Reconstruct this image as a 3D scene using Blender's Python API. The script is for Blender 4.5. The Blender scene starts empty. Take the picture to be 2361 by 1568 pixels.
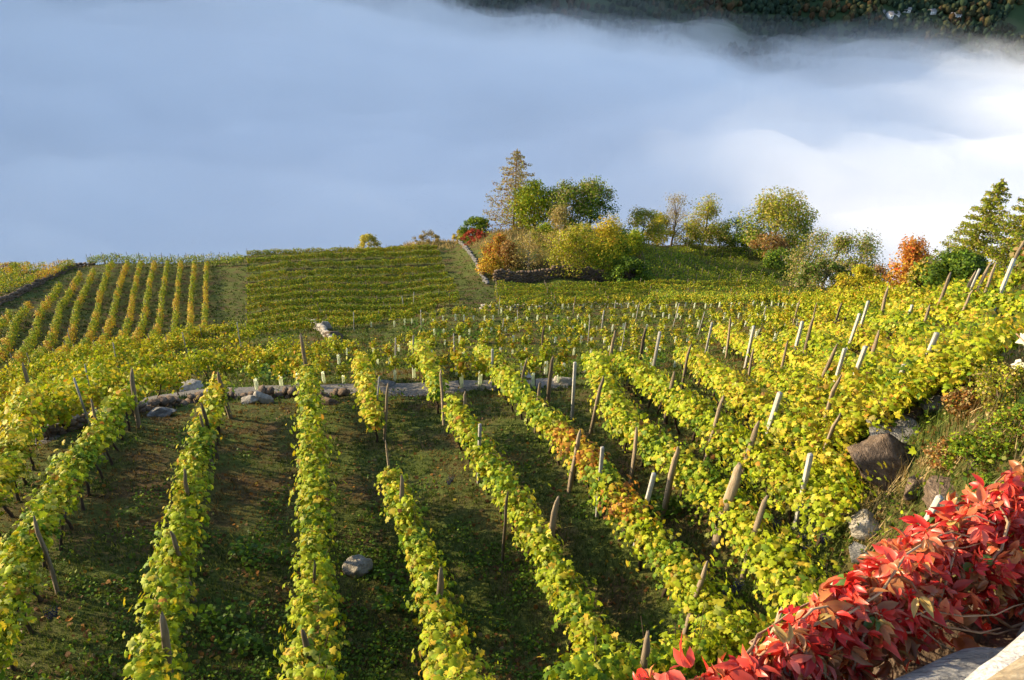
import bpy, math, random
import numpy as np
from mathutils import Matrix, Vector

R = math.radians
rng = np.random.default_rng(7)
random.seed(7)
SC = bpy.context.scene
COL = SC.collection

# ------------------------------------------------------------------ camera, sky, sun, exposure
PITCH, ROLL, FPX, WPX, HPX = 32.0, 2.0, 1800.0, 2361.0, 1568.0
_r = np.array([1.0, 0, 0]); _f = np.array([0, math.cos(R(PITCH)), -math.sin(R(PITCH))]); _u = np.cross(_r, _f)
CR = _r * math.cos(R(ROLL)) + _u * math.sin(R(ROLL))
CU = _u * math.cos(R(ROLL)) - _r * math.sin(R(ROLL))
CF = _f
cd = bpy.data.cameras.new('camera'); cam = bpy.data.objects.new('camera', cd); COL.objects.link(cam)
cd.sensor_width = 36.0; cd.lens = 36.0 * FPX / WPX; cd.clip_start = 0.05; cd.clip_end = 9000
cam.matrix_world = Matrix(((CR[0], CU[0], -CF[0], 0), (CR[1], CU[1], -CF[1], 0), (CR[2], CU[2], -CF[2], 0), (0, 0, 0, 1)))
SC.camera = cam

SUN_EL, SUN_BACK = 19.0, -14.0            # low morning sun from the left, a little ahead of the camera
sdir = np.array([-math.cos(R(SUN_BACK)) * math.cos(R(SUN_EL)), -math.sin(R(SUN_BACK)) * math.cos(R(SUN_EL)), math.sin(R(SUN_EL))])
w = bpy.data.worlds.new('World'); SC.world = w; w.use_nodes = True
nt = w.node_tree
bg = nt.nodes['Background']
sky = nt.nodes.new('ShaderNodeTexSky'); sky.sky_type = 'NISHITA'; sky.sun_disc = False
sky.sun_elevation = R(SUN_EL)
sky.sun_rotation = math.atan2(sdir[0], sdir[1]) % (2 * math.pi)
sky.altitude = 800; sky.air_density = 1.0; sky.dust_density = 1.8; sky.ozone_density = 0.9
nt.links.new(sky.outputs[0], bg.inputs[0]); bg.inputs[1].default_value = 0.15
sl = bpy.data.lights.new('sun', 'SUN'); sl.energy = 3.8; sl.angle = R(0.55); sl.color = (1.0, 0.81, 0.52)
so = bpy.data.objects.new('sun', sl); COL.objects.link(so)
so.rotation_euler = Vector((-sdir[0], -sdir[1], -sdir[2])).to_track_quat('-Z', 'Y').to_euler()
SC.view_settings.view_transform = 'Standard'; SC.view_settings.look = 'None'
SC.view_settings.exposure = 1.24; SC.view_settings.gamma = 1.0; SC.view_settings.use_curve_mapping = False
SC.render.engine = 'CYCLES'
cy = SC.cycles
cy.use_denoising = True
try: cy.denoiser = 'OPENIMAGEDENOISE'
except Exception: pass
cy.max_bounces = 34; cy.diffuse_bounces = 3; cy.glossy_bounces = 2; cy.transmission_bounces = 4
cy.volume_bounces = 32; cy.transparent_max_bounces = 8; cy.caustics_reflective = False; cy.caustics_refractive = False

# ------------------------------------------------------------------ helpers
def ray(u, v):
    d = CF + CR * ((u - WPX / 2) / FPX) - CU * ((v - HPX / 2) / FPX)
    return d / np.linalg.norm(d)

def pt(u, v, d): return ray(u, v) * d

def hash2(ix, iy, seed):
    n = (ix.astype(np.int64) * 374761393 + iy.astype(np.int64) * 668265263 + seed * 974711) & 0x7fffffff
    n = ((n ^ (n >> 13)) * 1274126177) & 0x7fffffff
    return ((n ^ (n >> 16)) & 0xffff) / 65535.0

def vnoise(x, y, seed=0):
    x = np.asarray(x, float); y = np.asarray(y, float)
    ix = np.floor(x); iy = np.floor(y); fx = x - ix; fy = y - iy
    fx = fx * fx * fx * (fx * (fx * 6 - 15) + 10); fy = fy * fy * fy * (fy * (fy * 6 - 15) + 10)
    a = hash2(ix, iy, seed); b = hash2(ix + 1, iy, seed); c = hash2(ix, iy + 1, seed); d = hash2(ix + 1, iy + 1, seed)
    return (a * (1 - fx) + b * fx) * (1 - fy) + (c * (1 - fx) + d * fx) * fy

def fbm(x, y, seed=0, oct=4):
    s = 0; a = 1; t = 0
    for i in range(oct):
        s = s + a * (vnoise(x * 2 ** i, y * 2 ** i, seed + i * 17) - 0.5); t += a; a *= 0.5
    return s / t * 2

def add(o, parent=None):
    COL.objects.link(o)
    if parent is not None: o.parent = parent
    return o

def tag(o, label=None, cat=None, group=None, kind=None):
    if label: o['label'] = label
    if cat: o['category'] = cat
    if group: o['group'] = group
    if kind: o['kind'] = kind
    return o

def empty(name, loc, rz=0.0):
    o = bpy.data.objects.new(name, None); o.empty_display_size = 0.2
    o.location = tuple(loc); o.rotation_euler = (0, 0, rz); COL.objects.link(o); return o

def mesh_np(name, V, F, mat=None, col=None, smooth=False):
    """V (n,3); F (m,k) faces with k corners each; col (n,3) a colour per vertex"""
    V = np.asarray(V, np.float32); F = np.asarray(F, np.int32)
    me = bpy.data.meshes.new(name)
    me.vertices.add(len(V)); me.vertices.foreach_set('co', V.ravel())
    m, k = F.shape
    me.loops.add(m * k); me.loops.foreach_set('vertex_index', F.ravel())
    me.polygons.add(m); me.polygons.foreach_set('loop_start', np.arange(0, m * k, k, dtype=np.int32))
    me.polygons.foreach_set('loop_total', np.full(m, k, np.int32))
    if smooth: me.polygons.foreach_set('use_smooth', np.ones(m, bool))
    if col is not None:
        a = me.color_attributes.new('col', 'FLOAT_COLOR', 'POINT')
        c4 = np.ones((len(V), 4), np.float32); c4[:, :3] = col; a.data.foreach_set('color', c4.ravel())
    me.update(calc_edges=True)
    if mat is not None: me.materials.append(mat)
    return me

def obj_np(name, V, F, mat=None, parent=None, col=None, smooth=False):
    return add(bpy.data.objects.new(name, mesh_np(name, V, F, mat, col, smooth)), parent)

def grid_faces(nx, ny):
    i = np.arange((nx - 1) * (ny - 1)); r = i // (nx - 1); c = i % (nx - 1); a = r * nx + c
    return np.stack([a, a + 1, a + 1 + nx, a + nx], 1)

class MB:
    """collects pieces (quads or triangles written as quads) into one mesh"""
    def __init__(s): s.V = []; s.F = []; s.C = []; s.n = 0
    def put(s, V, F, c=None):
        V = np.asarray(V, float); F = np.asarray(F, int)
        if F.shape[1] == 3: F = np.concatenate([F, F[:, 2:3]], 1) if False else F
        s.V.append(V); s.F.append(F + s.n); s.n += len(V)
        s.C.append(np.tile(np.asarray(c if c is not None else (1, 1, 1), float), (len(V), 1)) if np.ndim(c) < 2 else np.asarray(c))
    def tube(s, P, rad, sides=6, c=None, cap=True):
        P = np.asarray(P, float); n = len(P); rad = np.broadcast_to(np.asarray(rad, float), (n,))
        T = np.gradient(P, axis=0); T /= np.linalg.norm(T, axis=1, keepdims=True) + 1e-9
        ref = np.array([0, 0, 1.0]) if abs(T[0][2]) < 0.8 else np.array([1.0, 0, 0])
        A = np.cross(T, ref); A /= np.linalg.norm(A, axis=1, keepdims=True) + 1e-9
        B = np.cross(T, A)
        a = np.arange(sides) / sides * 2 * math.pi
        V = (P[:, None] + rad[:, None, None] * (np.cos(a)[None, :, None] * A[:, None] + np.sin(a)[None, :, None] * B[:, None])).reshape(-1, 3)
        F = []
        for i in range(n - 1):
            for j in range(sides):
                k = (j + 1) % sides
                p, q, r_, t_ = i * sides + j, i * sides + k, (i + 1) * sides + k, (i + 1) * sides + j
                F.append((p, q, r_)); F.append((p, r_, t_))
        if cap:
            for base in (0, (n - 1) * sides):
                for j in range(1, sides - 1): F.append((base, base + j, base + j + 1))
        s.put(V, F, c)
    def build(s, name, mat, parent=None, smooth=False):
        return obj_np(name, np.concatenate(s.V), np.concatenate(s.F), mat, parent, np.concatenate(s.C), smooth)

def mat_new(name):
    m = bpy.data.materials.new(name); m.use_nodes = True; n = m.node_tree
    return m, n, n.nodes['Principled BSDF'], n.nodes['Material Output']

def leaf_mat(name, trans=0.45, rough=0.5, var=0.35, scale=9.0, tint=(1.0, 1.0, 0.75), spec=0.3):
    m, n, p, out = mat_new(name)
    L = n.links.new
    at = n.nodes.new('ShaderNodeAttribute'); at.attribute_name = 'col'
    geo = n.nodes.new('ShaderNodeNewGeometry')
    no = n.nodes.new('ShaderNodeTexNoise'); no.inputs['Scale'].default_value = scale; no.inputs['Detail'].default_value = 3
    L(geo.outputs['Position'], no.inputs['Vector'])
    mr = n.nodes.new('ShaderNodeMapRange'); mr.inputs[1].default_value = .25; mr.inputs[2].default_value = .75
    mr.inputs[3].default_value = 1 - var; mr.inputs[4].default_value = 1 + var
    L(no.outputs[0], mr.inputs[0])
    mul = n.nodes.new('ShaderNodeVectorMath'); mul.operation = 'SCALE'
    L(at.outputs['Color'], mul.inputs[0]); L(mr.outputs[0], mul.inputs['Scale'])
    L(mul.outputs[0], p.inputs['Base Color']); p.inputs['Roughness'].default_value = rough
    p.inputs['Specular IOR Level'].default_value = spec
    tr = n.nodes.new('ShaderNodeBsdfTranslucent')
    tm = n.nodes.new('ShaderNodeVectorMath'); tm.operation = 'MULTIPLY'; tm.inputs[1].default_value = tint
    L(mul.outputs[0], tm.inputs[0]); L(tm.outputs[0], tr.inputs['Color'])
    mx = n.nodes.new('ShaderNodeMixShader'); mx.inputs[0].default_value = trans
    L(p.outputs[0], mx.inputs[1]); L(tr.outputs[0], mx.inputs[2]); L(mx.outputs[0], out.inputs['Surface'])
    return m

def noise_mat(name, cols, scale=6.0, rough=0.85, bump=0.3, bscale=30.0, bdist=0.02, stretch=None, attr=False):
    """colour ramp over fractal noise in object space, with a bump"""
    m, n, p, out = mat_new(name); L = n.links.new
    tc = n.nodes.new('ShaderNodeTexCoord'); vec = tc.outputs['Object']
    if stretch:
        mp = n.nodes.new('ShaderNodeMapping'); mp.inputs['Scale'].default_value = stretch
        L(vec, mp.inputs['Vector']); vec = mp.outputs[0]
    no = n.nodes.new('ShaderNodeTexNoise'); no.inputs['Scale'].default_value = scale; no.inputs['Detail'].default_value = 8
    no.inputs['Roughness'].default_value = 0.65
    L(vec, no.inputs['Vector'])
    cr = n.nodes.new('ShaderNodeValToRGB'); e = cr.color_ramp.elements
    e[0].position = 0.28; e[1].position = 0.72
    e[0].color = (*cols[0], 1); e[1].color = (*cols[-1], 1)
    for i, c in enumerate(cols[1:-1]):
        x = e.new(0.28 + 0.44 * (i + 1) / (len(cols) - 1)); x.color = (*c, 1)
    L(no.outputs[0], cr.inputs[0])
    colr = cr.outputs[0]
    if attr:
        at = n.nodes.new('ShaderNodeAttribute'); at.attribute_name = 'col'
        mu = n.nodes.new('ShaderNodeVectorMath'); mu.operation = 'MULTIPLY'
        L(colr, mu.inputs[0]); L(at.outputs['Color'], mu.inputs[1]); colr = mu.outputs[0]
    L(colr, p.inputs['Base Color']); p.inputs['Roughness'].default_value = rough
    p.inputs['Specular IOR Level'].default_value = 0.2
    n2 = n.nodes.new('ShaderNodeTexNoise'); n2.inputs['Scale'].default_value = bscale; n2.inputs['Detail'].default_value = 6
    L(vec, n2.inputs['Vector'])
    b = n.nodes.new('ShaderNodeBump'); b.inputs['Strength'].default_value = bump; b.inputs['Distance'].default_value = bdist
    L(n2.outputs[0], b.inputs['Height']); L(b.outputs[0], p.inputs['Normal'])
    return m

# ------------------------------------------------------------------ terrain as a smooth surface z(x, y)
CP = [ # u, v (in picture units), distance of the ground seen there
 (820,1540,9.4),(300,1540,9.3),(20,1560,9.6),(1300,1540,9.2),(1650,1540,8.9),(2000,1400,8.7),
 (827,1320,11.0),(250,1300,11.2),(1300,1320,10.6),(1800,1250,9.8),
 (600,1120,13.8),(60,1180,13.4),(1050,1120,13.0),(1500,1100,12.0),(1850,1050,11.2),
 (150,985,17.2),(600,915,19.0),(1000,895,19.0),(1300,885,19.0),(1650,880,17.8),(1950,900,15.6),
 (2050,1060,9.9),(2180,1150,8.4),(2250,1000,8.5),(2340,1000,7.9),(2200,870,12.5),(2340,860,9.8),
 (560,885,22),(250,930,21.5),(0,985,21),(900,820,32),(1300,820,29),(1650,815,26.5),(1950,800,22),(2150,740,20.5),(2330,700,19.5),
 (0,900,31),(200,850,35),(450,800,40),(700,770,40),(1000,750,43),(1300,745,42),(1650,740,39),(1950,715,35),(2100,690,31),(2330,660,24.5),
 (-100,830,40),(100,830,42),(300,800,45),(470,775,47),(600,758,48),(900,745,48),
 (40,700,60),(250,700,62),(470,690,62),(600,690,60),(900,670,62),
 (60,625,80),(270,605,82),(470,605,82),(600,585,82),(800,575,82),(990,562,82),
 (-150,640,78),(-300,700,60),
 (1060,680,57),(1080,640,66),(1045,585,78),
 (1180,665,61),(1400,668,61),(1650,672,60),(1850,678,57),
 (1200,645,65.5),(1400,650,65.5),(1165,585,69),(1300,575,70),(1420,585,70),
 (1120,540,78),(1200,527,80),(1300,525,80),(1390,530,80),(1000,553,84),
 (1470,640,66),(1480,565,79),(1600,562,88),(1700,572,98),(1650,620,80),(1750,650,73),(1800,600,96),
 (1870,665,72),(1960,672,70),(2080,690,52),(2150,690,46),(2250,690,43),(2400,690,40),
 # unseen ground behind the crests falls into the valley
 (270,700,112),(800,690,115),(-300,760,110),(1250,700,112),(1500,700,120),(1800,740,115),(2100,800,95),(2400,820,85),
 (300,900,170),(1000,900,170),(1700,900,170),(2300,950,150),(-400,900,160),(2800,900,120),(2800,800,30),(3000,1100,12),(-400,1000,30),(-500,1300,14),(-300,1500,11),
 (900,1250,300),(2000,1250,300),(-200,1250,300),
]
KS = 1.62                                 # scale of the slope
_P = np.array([pt(c[0], c[1], c[2] * KS) for c in CP])
def _K(r2): return np.where(r2 > 1e-9, 0.5 * r2 * np.log(np.maximum(r2, 1e-9)), 0.0)
_n = len(_P)
# distances are warped (log radius) so that near and far ground get alike detail
def _warp(x, y):
    r = (np.sqrt(x * x + y * y) + 5.0) / KS; k = 30 * np.log(r / 3.0) / r / KS
    return x * k, y * k
_wx, _wy = _warp(_P[:, 0], _P[:, 1])
_A = np.zeros((_n + 3, _n + 3))
_A[:_n, :_n] = _K((_wx[:, None] - _wx) ** 2 + (_wy[:, None] - _wy) ** 2) + np.eye(_n) * 6.0
_A[:_n, _n] = 1; _A[:_n, _n + 1] = _wx; _A[:_n, _n + 2] = _wy; _A[_n:, :_n] = _A[:_n, _n:].T
_rad = np.sqrt(_P[:, 0] ** 2 + _P[:, 1] ** 2)
_co = np.linalg.solve(_A, np.concatenate([_P[:, 2] / (_rad + 4.0), [0, 0, 0]]))
def _terr0(x, y):
    x = np.asarray(x, float); y = np.asarray(y, float); sh = x.shape
    X, Y = _warp(x.ravel(), y.ravel()); o = np.empty(len(X))
    for i in range(0, len(X), 20000):
        a, b = X[i:i + 20000], Y[i:i + 20000]
        o[i:i + 20000] = _K((a[:, None] - _wx) ** 2 + (b[:, None] - _wy) ** 2) @ _co[:_n] + _co[_n] + _co[_n + 1] * a + _co[_n + 2] * b
    return o.reshape(sh) * (np.sqrt(x * x + y * y) + 4.0)
def terr(x, y):
    x = np.asarray(x, float); y = np.asarray(y, float)
    r = np.sqrt(x * x + y * y)
    return _terr0(x, y) + 0.10 * fbm(x * .7, y * .7, 3, 3) * np.clip(r / 20, .4, 2.5)
_ts = np.geomspace(5.0, 420, 440)
def at(u, v, h=0.0):
    """the point on (or h above) the ground that shows at picture position u, v"""
    d = ray(u, v); P = d[None] * _ts[:, None]
    g = P[:, 2] - terr(P[:, 0], P[:, 1]) - h
    k = np.where(g < 0)[0]
    if len(k) == 0 or k[0] == 0: i = len(_ts) - 1 if len(k) == 0 else 0; return d * _ts[i]
    i = k[0]; a = g[i - 1] / (g[i - 1] - g[i]); t = _ts[i - 1] + (_ts[i] - _ts[i - 1]) * a
    return d * t
def ground_at(x, y): return float(terr(np.array([x]), np.array([y]))[0])
def px(P):
    P = np.asarray(P, float); z = P @ CF
    return WPX / 2 + FPX * (P @ CR) / z, HPX / 2 - FPX * (P @ CU) / z
# ------------------------------------------------------------------ the ground
az = np.radians(np.linspace(-62, 62, 400)); rr = np.geomspace(5, 680, 420)
GX = (rr[:, None] * np.sin(az)[None]).ravel(); GY = (rr[:, None] * np.cos(az)[None]).ravel()
GZ = terr(GX, GY)
rough = 0.05 * fbm(GX * 3.1, GY * 3.1, 21, 3) * np.clip(30 / np.maximum(np.hypot(GX, GY), 1), .3, 1)
gm, n, p, out = mat_new('ground_soil'); L = n.links.new
tc = n.nodes.new('ShaderNodeTexCoord')
def nz(s, d=6):
    q = n.nodes.new('ShaderNodeTexNoise'); q.inputs['Scale'].default_value = s; q.inputs['Detail'].default_value = d; q.inputs['Roughness'].default_value = .65
    L(tc.outputs['Object'], q.inputs['Vector']); return q.outputs[0]
def ramp(src, pts):
    q = n.nodes.new('ShaderNodeValToRGB'); e = q.color_ramp.elements
    e[0].position, e[0].color = pts[0][0], (*pts[0][1], 1); e[1].position, e[1].color = pts[-1][0], (*pts[-1][1], 1)
    for a, c in pts[1:-1]: x = e.new(a); x.color = (*c, 1)
    L(src, q.inputs[0]); return q.outputs[0]
soil = ramp(nz(5.0, 9), [(.3, (.035, .025, .013)), (.5, (.085, .055, .024)), (.7, (.15, .10, .045))])
gras = ramp(nz(8.0, 9), [(.3, (.035, .05, .012)), (.7, (.12, .14, .03))])
msk = ramp(nz(.55, 5), [(.36, (0, 0, 0)), (.56, (1, 1, 1))])
mx = n.nodes.new('ShaderNodeMix'); mx.data_type = 'RGBA'
L(msk, mx.inputs[0]); L(soil, mx.inputs[6]); L(gras, mx.inputs[7])
L(mx.outputs[2], p.inputs['Base Color']); p.inputs['Roughness'].default_value = .95; p.inputs['Specular IOR Level'].default_value = .1
bp = n.nodes.new('ShaderNodeBump'); bp.inputs['Strength'].default_value = .9; bp.inputs['Distance'].default_value = .06
L(nz(14, 9), bp.inputs['Height']); L(bp.outputs[0], p.inputs['Normal'])
tag(obj_np('ground', np.stack([GX, GY, GZ + rough], 1), grid_faces(400, 420)[:, ::-1], gm, smooth=True), kind='structure')

# ------------------------------------------------------------------ far side of the valley
def far_z(x, y):
    y0 = 1150 + 60 * fbm(x / 500, y / 900, 31, 2)
    return -212 + (y - y0) * 0.56 + 14 * fbm(x / 160, y / 160, 33, 3)
fx = np.linspace(-2400, 2600, 201); fy = np.linspace(1000, 2900, 96)
FX, FY = [a.ravel() for a in np.meshgrid(fx, fy)]
hill_mat = noise_mat('far_hill_meadow', [(.02, .04, .02), (.035, .06, .02), (.055, .08, .025)], scale=.02, bump=0)
tag(obj_np('hillside', np.stack([FX, FY, far_z(FX, FY)], 1), grid_faces(201, 96), hill_mat, smooth=True), kind='structure')

# mountain on the sunny side, out of the picture, whose shade lies over the fog
_cx = [-380, -480, -700, -1000, -1400, -2100, -2900]; _cyy = [110, 210, 310, 490, 800, 1500, 2200]; _ch = [-180, -83, 8, 145, 345, 740, 1000]
S_, T_ = np.meshgrid(np.linspace(0, 6, 91), np.linspace(-1, 1, 41))
S_ = S_.ravel(); T_ = T_.ravel()
cxx = np.interp(S_, range(7), _cx); cyy = np.interp(S_, range(7), _cyy); chh = np.interp(S_, range(7), _ch) + 10 + 34 * fbm(S_ * 5, S_ * 0, 47, 3)
hw = np.maximum((chh + 330) / 1.35, 40)
MX = cxx + T_ * hw * .80; MY = cyy + T_ * hw * .45 * np.where(T_ > 0, 1, -1) * 0.3
MZ = -330 + (chh + 330) * (1 - np.abs(T_)) * (1 + .05 * fbm(MX / 150, MY / 150, 41, 4)) + 14 * fbm(MX / 90, MY / 90, 44, 3) * (1 - np.abs(T_))
MOUNTAIN = tag(obj_np('mountain', np.stack([MX, MY, MZ], 1), grid_faces(91, 41), hill_mat, smooth=True), kind='structure')

# ------------------------------------------------------------------ sea of fog
def fog_top(x, y):
    wx = x + 60 * fbm(x / 210, y / 210, 61, 2); wy = y + 60 * fbm(x / 210 + 9, y / 210, 63, 2)
    big = fbm(wx / 420 + 3.3, wy / 230, 51, 3); mid = fbm(wx / 150, wy / 90, 55, 3); small = fbm(wx / 50, wy / 38, 59, 3)
    z = -205 + 30 * big + 22 * mid + 6 * small + np.clip((y - 750) / 250, 0, 1) * (16 * np.clip((250 - x) / 500, 0, 1) - 16 * np.clip((x - 60) / 300, 0, 1))
    left = np.clip((-x + 330) / 800, 0, 1.2) * np.clip((y - 650) / 450, 0, 1.3)
    z = z + 40 * left
    # banks that roll up on the right, and a trough along the far shore
    z = z + 22 * np.exp(-(((x - 330) / 150) ** 2 + ((y - 520) / 130) ** 2)) + 12 * np.exp(-(((x - 150) / 90) ** 2 + ((y - 560) / 90) ** 2))
    z = z - 26 * np.exp(-(((x + 10) / 190) ** 2 + ((y - 985) / 70) ** 2)) + 14 * np.exp(-(((x - 60) / 220) ** 2 + ((y - 870) / 60) ** 2))
    return z
qx = np.linspace(-1500, 1500, 260); qy = np.linspace(70, 1700, 200)
QX, QY = [a.ravel() for a in np.meshgrid(qx, qy)]
nq = len(QX)
ring = np.concatenate([np.arange(260), np.arange(1, 200) * 260 + 259, (199 * 260 + np.arange(258, -1, -1)), np.arange(198, 0, -1) * 260])
FQ = grid_faces(260, 200); m_ = len(ring); a_ = np.arange(m_); b_ = (a_ + 1) % m_
def vapour(name, dens):
    fogm = bpy.data.materials.new(name); fogm.use_nodes = True; nn = fogm.node_tree
    for x in list(nn.nodes):
        if x.type == 'BSDF_PRINCIPLED': nn.nodes.remove(x)
    vs = nn.nodes.new('ShaderNodeVolumePrincipled'); vs.inputs['Color'].default_value = (.9995, .9995, .9995, 1)
    vs.inputs['Density'].default_value = dens; vs.inputs['Anisotropy'].default_value = 0.2
    nn.links.new(vs.outputs[0], nn.nodes['Material Output'].inputs['Volume']); return fogm
# dense fog below, thinner veils with their own billows above it
for nm, dens, lift, amp, sd, grow in (('fog', .016, 0, 0, 0, 0), ('fog', .0065, 6, 34, 5, 4), ('fog', .0032, 10, 54, 9, 8), ('fog', .0008, 36, 34, 13, 12)):
    QZ = fog_top(QX, QY) + lift
    if amp:
        wx = QX + 90 * fbm(QX / 260, QY / 260, 70 + sd, 2); wy = QY + 60 * fbm(QX / 200 + 5, QY / 200, 75 + sd, 2)
        QZ = QZ + amp * (fbm(wx / (260 - 8 * sd) + sd, wy / (120 - 4 * sd), 80 + sd, 4) + .42 * fbm(wx / 66, wy / 32, 85 + sd, 4))
    s_ = 1 + grow * .002
    VB = np.stack([QX[ring], QY[ring], np.full(m_, -420.0 - grow)], 1)
    VQ = np.concatenate([np.stack([QX, QY, QZ], 1), VB, [[0, 800, -420.0 - grow]]]); VQ[:, 0] *= s_; VQ[:, 1] = 885 + (VQ[:, 1] - 885) * s_
    mid_i = nq + m_
    side = np.stack([ring[a_], nq + a_, nq + b_, ring[b_]], 1); bot = np.stack([nq + b_, nq + a_, np.full(m_, mid_i)], 1)
    me = bpy.data.meshes.new('fog')
    me.from_pydata(VQ.tolist(), [], [tuple(f) for f in FQ.tolist()] + [tuple(f) for f in side.tolist()] + [tuple(f) for f in bot.tolist()])
    me.materials.append(vapour('fog_vapour', dens))
    tag(add(bpy.data.objects.new(nm, me)), kind='stuff')
# ------------------------------------------------------------------ leaves
_half = [(-.15, .30, -.04), (.12, .52, -.12), (.36, .33, -.02), (.62, .48, -.11), (.72, .20, -.03)]
T_LOBE = np.array([(.36, 0, .07), (0, 0, 0)] + _half + [(1.02, 0, -.14)] + [(a, -b, c) for a, b, c in _half[::-1]])
F_LOBE = np.array([(0, i, i + 1 if i < 12 else 1) for i in range(1, 13)])
T_SIX = np.array([(0, 0, 0), (.2, .5, -.1), (.72, .42, -.12), (1, 0, -.12), (.72, -.42, -.1), (.2, -.5, -.12)])
F_SIX = np.array([(0, 3, 2, 1), (0, 5, 4, 3)])
T_QUAD = np.array([(0, 0, 0), (.5, .42, -.12), (1, 0, -.05), (.5, -.42, -.12)]); F_QUAD = np.array([(0, 1, 2, 3)])
T_ELL = np.array([(0, 0, 0), (.18, .14, .05), (.45, .21, .07), (.75, .15, .02), (1.0, 0, -.12), (.75, -.15, .02), (.45, -.21, .07), (.18, -.14, .05), (.3, 0, -.01), (.65, 0, -.03)])
F_ELL = np.array([(0, 8, 1, 1), (1, 8, 9, 2), (2, 9, 3, 3), (3, 9, 4, 4), (0, 7, 8, 8), (7, 6, 9, 8), (6, 5, 9, 9), (5, 4, 9, 9)])
F_ELL = np.array([t for q in F_ELL for t in ([q[:3]] if q[2] == q[3] else [(q[0], q[1], q[2]), (q[0], q[2], q[3])])])
TEMPLATES = {'lobe': (T_LOBE, F_LOBE), 'six': (T_SIX, F_SIX), 'quad': (T_QUAD, F_QUAD), 'ell': (T_ELL, F_ELL)}

def unit(a): return a / (np.linalg.norm(a, axis=-1, keepdims=True) + 1e-9)

def leaf_cloud(P, N, S, C, kind='six', droop=.6, edge=None):
    T, F = TEMPLATES[kind]; n = len(P); k = len(T)
    N = unit(N); D = rng.normal(size=(n, 3)) + np.array([0, 0, -droop]); X = unit(D - (D * N).sum(1, keepdims=True) * N); Y = np.cross(N, X)
    S = np.broadcast_to(S, (n,))[:, None, None]
    curl = rng.uniform(.3, 2.2, (n, 1, 1))
    V = P[:, None] + S * (T[None, :, 0:1] * X[:, None] + T[None, :, 1:2] * Y[:, None] + curl * T[None, :, 2:3] * N[:, None])
    FF = (F[None] + (np.arange(n) * k)[:, None, None]).reshape(-1, F.shape[1])
    CC = np.repeat(C, k, 0).reshape(n, k, 3)
    if edge is not None and kind == 'lobe': CC = CC.copy(); CC[:, 2:] *= edge
    return V.reshape(-1, 3), FF, CC.reshape(-1, 3)

PAL = {'lime': (.34, .40, .016), 'green': (.12, .21, .015), 'yellow': (.55, .42, .035), 'orange': (.52, .22, .035), 'brown': (.22, .10, .03),
       'deep': (.06, .11, .018), 'pale': (.46, .45, .10), 'red': (.42, .05, .03), 'tan': (.40, .30, .12)}
PALK = {k: np.array(v) for k, v in PAL.items()}
def colours(n, mix):
    names = list(mix); p = np.array([mix[k] for k in names], float); p /= p.sum()
    base = np.array([PALK[k] for k in names])
    c = base[rng.choice(len(names), n, p=p)]
    o = base[rng.choice(len(names), n, p=p)]; t = rng.uniform(0, .5, (n, 1))
    return (c * (1 - t) + o * t) * rng.uniform(.75, 1.2, (n, 1))

LEAF = leaf_mat('vine_leaf', .30, .5, .35, 14.0, (1.0, .97, .45), .12)
LEAF_FAR = leaf_mat('vine_leaf_distant', .35, .6, .25, 2.0, (1.0, .95, .6), .15)
LEAF_TREE = leaf_mat('tree_leaf', .35, .6, .25, 1.5, (1.0, .95, .6), .15)
WOOD_DARK = noise_mat('vine_bark', [(.025, .017, .012), (.06, .04, .026), (.11, .08, .05)], 18, .9, .8, 40, .01, (1, 1, .25))
WOOD_STAKE = noise_mat('weathered_wood', [(.13, .095, .06), (.26, .20, .13), (.36, .29, .20)], 14, .85, .6, 60, .006, (3, 3, .18), attr=True)
WOOD_PALE = noise_mat('pale_post', [(.22, .20, .165), (.38, .36, .31), (.50, .475, .42)], 12, .8, .3, 60, .004, (2, 2, .4), attr=True)
TUBE = leaf_mat('grow_tube_plastic', .55, .5, .12, 6, (.95, 1.0, .8), .3)
BARK = noise_mat('tree_bark', [(.05, .035, .022), (.12, .09, .06), (.2, .16, .11)], 6, .9, .7, 20, .03, (1, 1, .3))
BARK_PALE = noise_mat('birch_bark', [(.10, .085, .06), (.42, .38, .30), (.55, .50, .42)], 5, .8, .4, 20, .02, (1, 1, 2.5))
GRAPE = noise_mat('grape_skin', [(.006, .007, .018), (.02, .022, .05), (.06, .065, .11)], 40, .45, .1, 80, .002)

ORD = ['first', 'second', 'third', 'fourth', 'fifth', 'sixth', 'seventh', 'eighth', 'ninth', 'tenth', 'eleventh', 'twelfth', 'thirteenth',
       'fourteenth', 'fifteenth', 'sixteenth', 'seventeenth', 'eighteenth', 'nineteenth', 'twentieth'] + [f'{a}-{b}' for a in ('twenty', 'thirty', 'forty', 'fifty') for b in
       ('first', 'second', 'third', 'fourth', 'fifth', 'sixth', 'seventh', 'eighth', 'ninth')]

def at_near(u, v, lim=156, h=0.0):
    for k in range(14):
        P = at(u, v + 3 * k, h)
        if np.linalg.norm(P) < lim: break
    return P

def path_xy(pts, h, step):
    """picture polyline (at height h over the ground) -> evenly spaced plan points and directions"""
    P = np.array([at_near(u, v, 158, h)[:2] for u, v in pts])
    seg = np.linalg.norm(np.diff(P, axis=0), axis=1); s = np.concatenate([[0], np.cumsum(seg)])
    n = max(2, int(round(s[-1] / step)) + 1); q = np.linspace(0, s[-1], n)
    X = np.interp(q, s, P[:, 0]); Y = np.interp(q, s, P[:, 1])
    d = unit(np.stack([np.gradient(X), np.gradient(Y)], 1)) if n > 1 else np.zeros((n, 2))
    return np.stack([X, Y], 1), d, q

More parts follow.
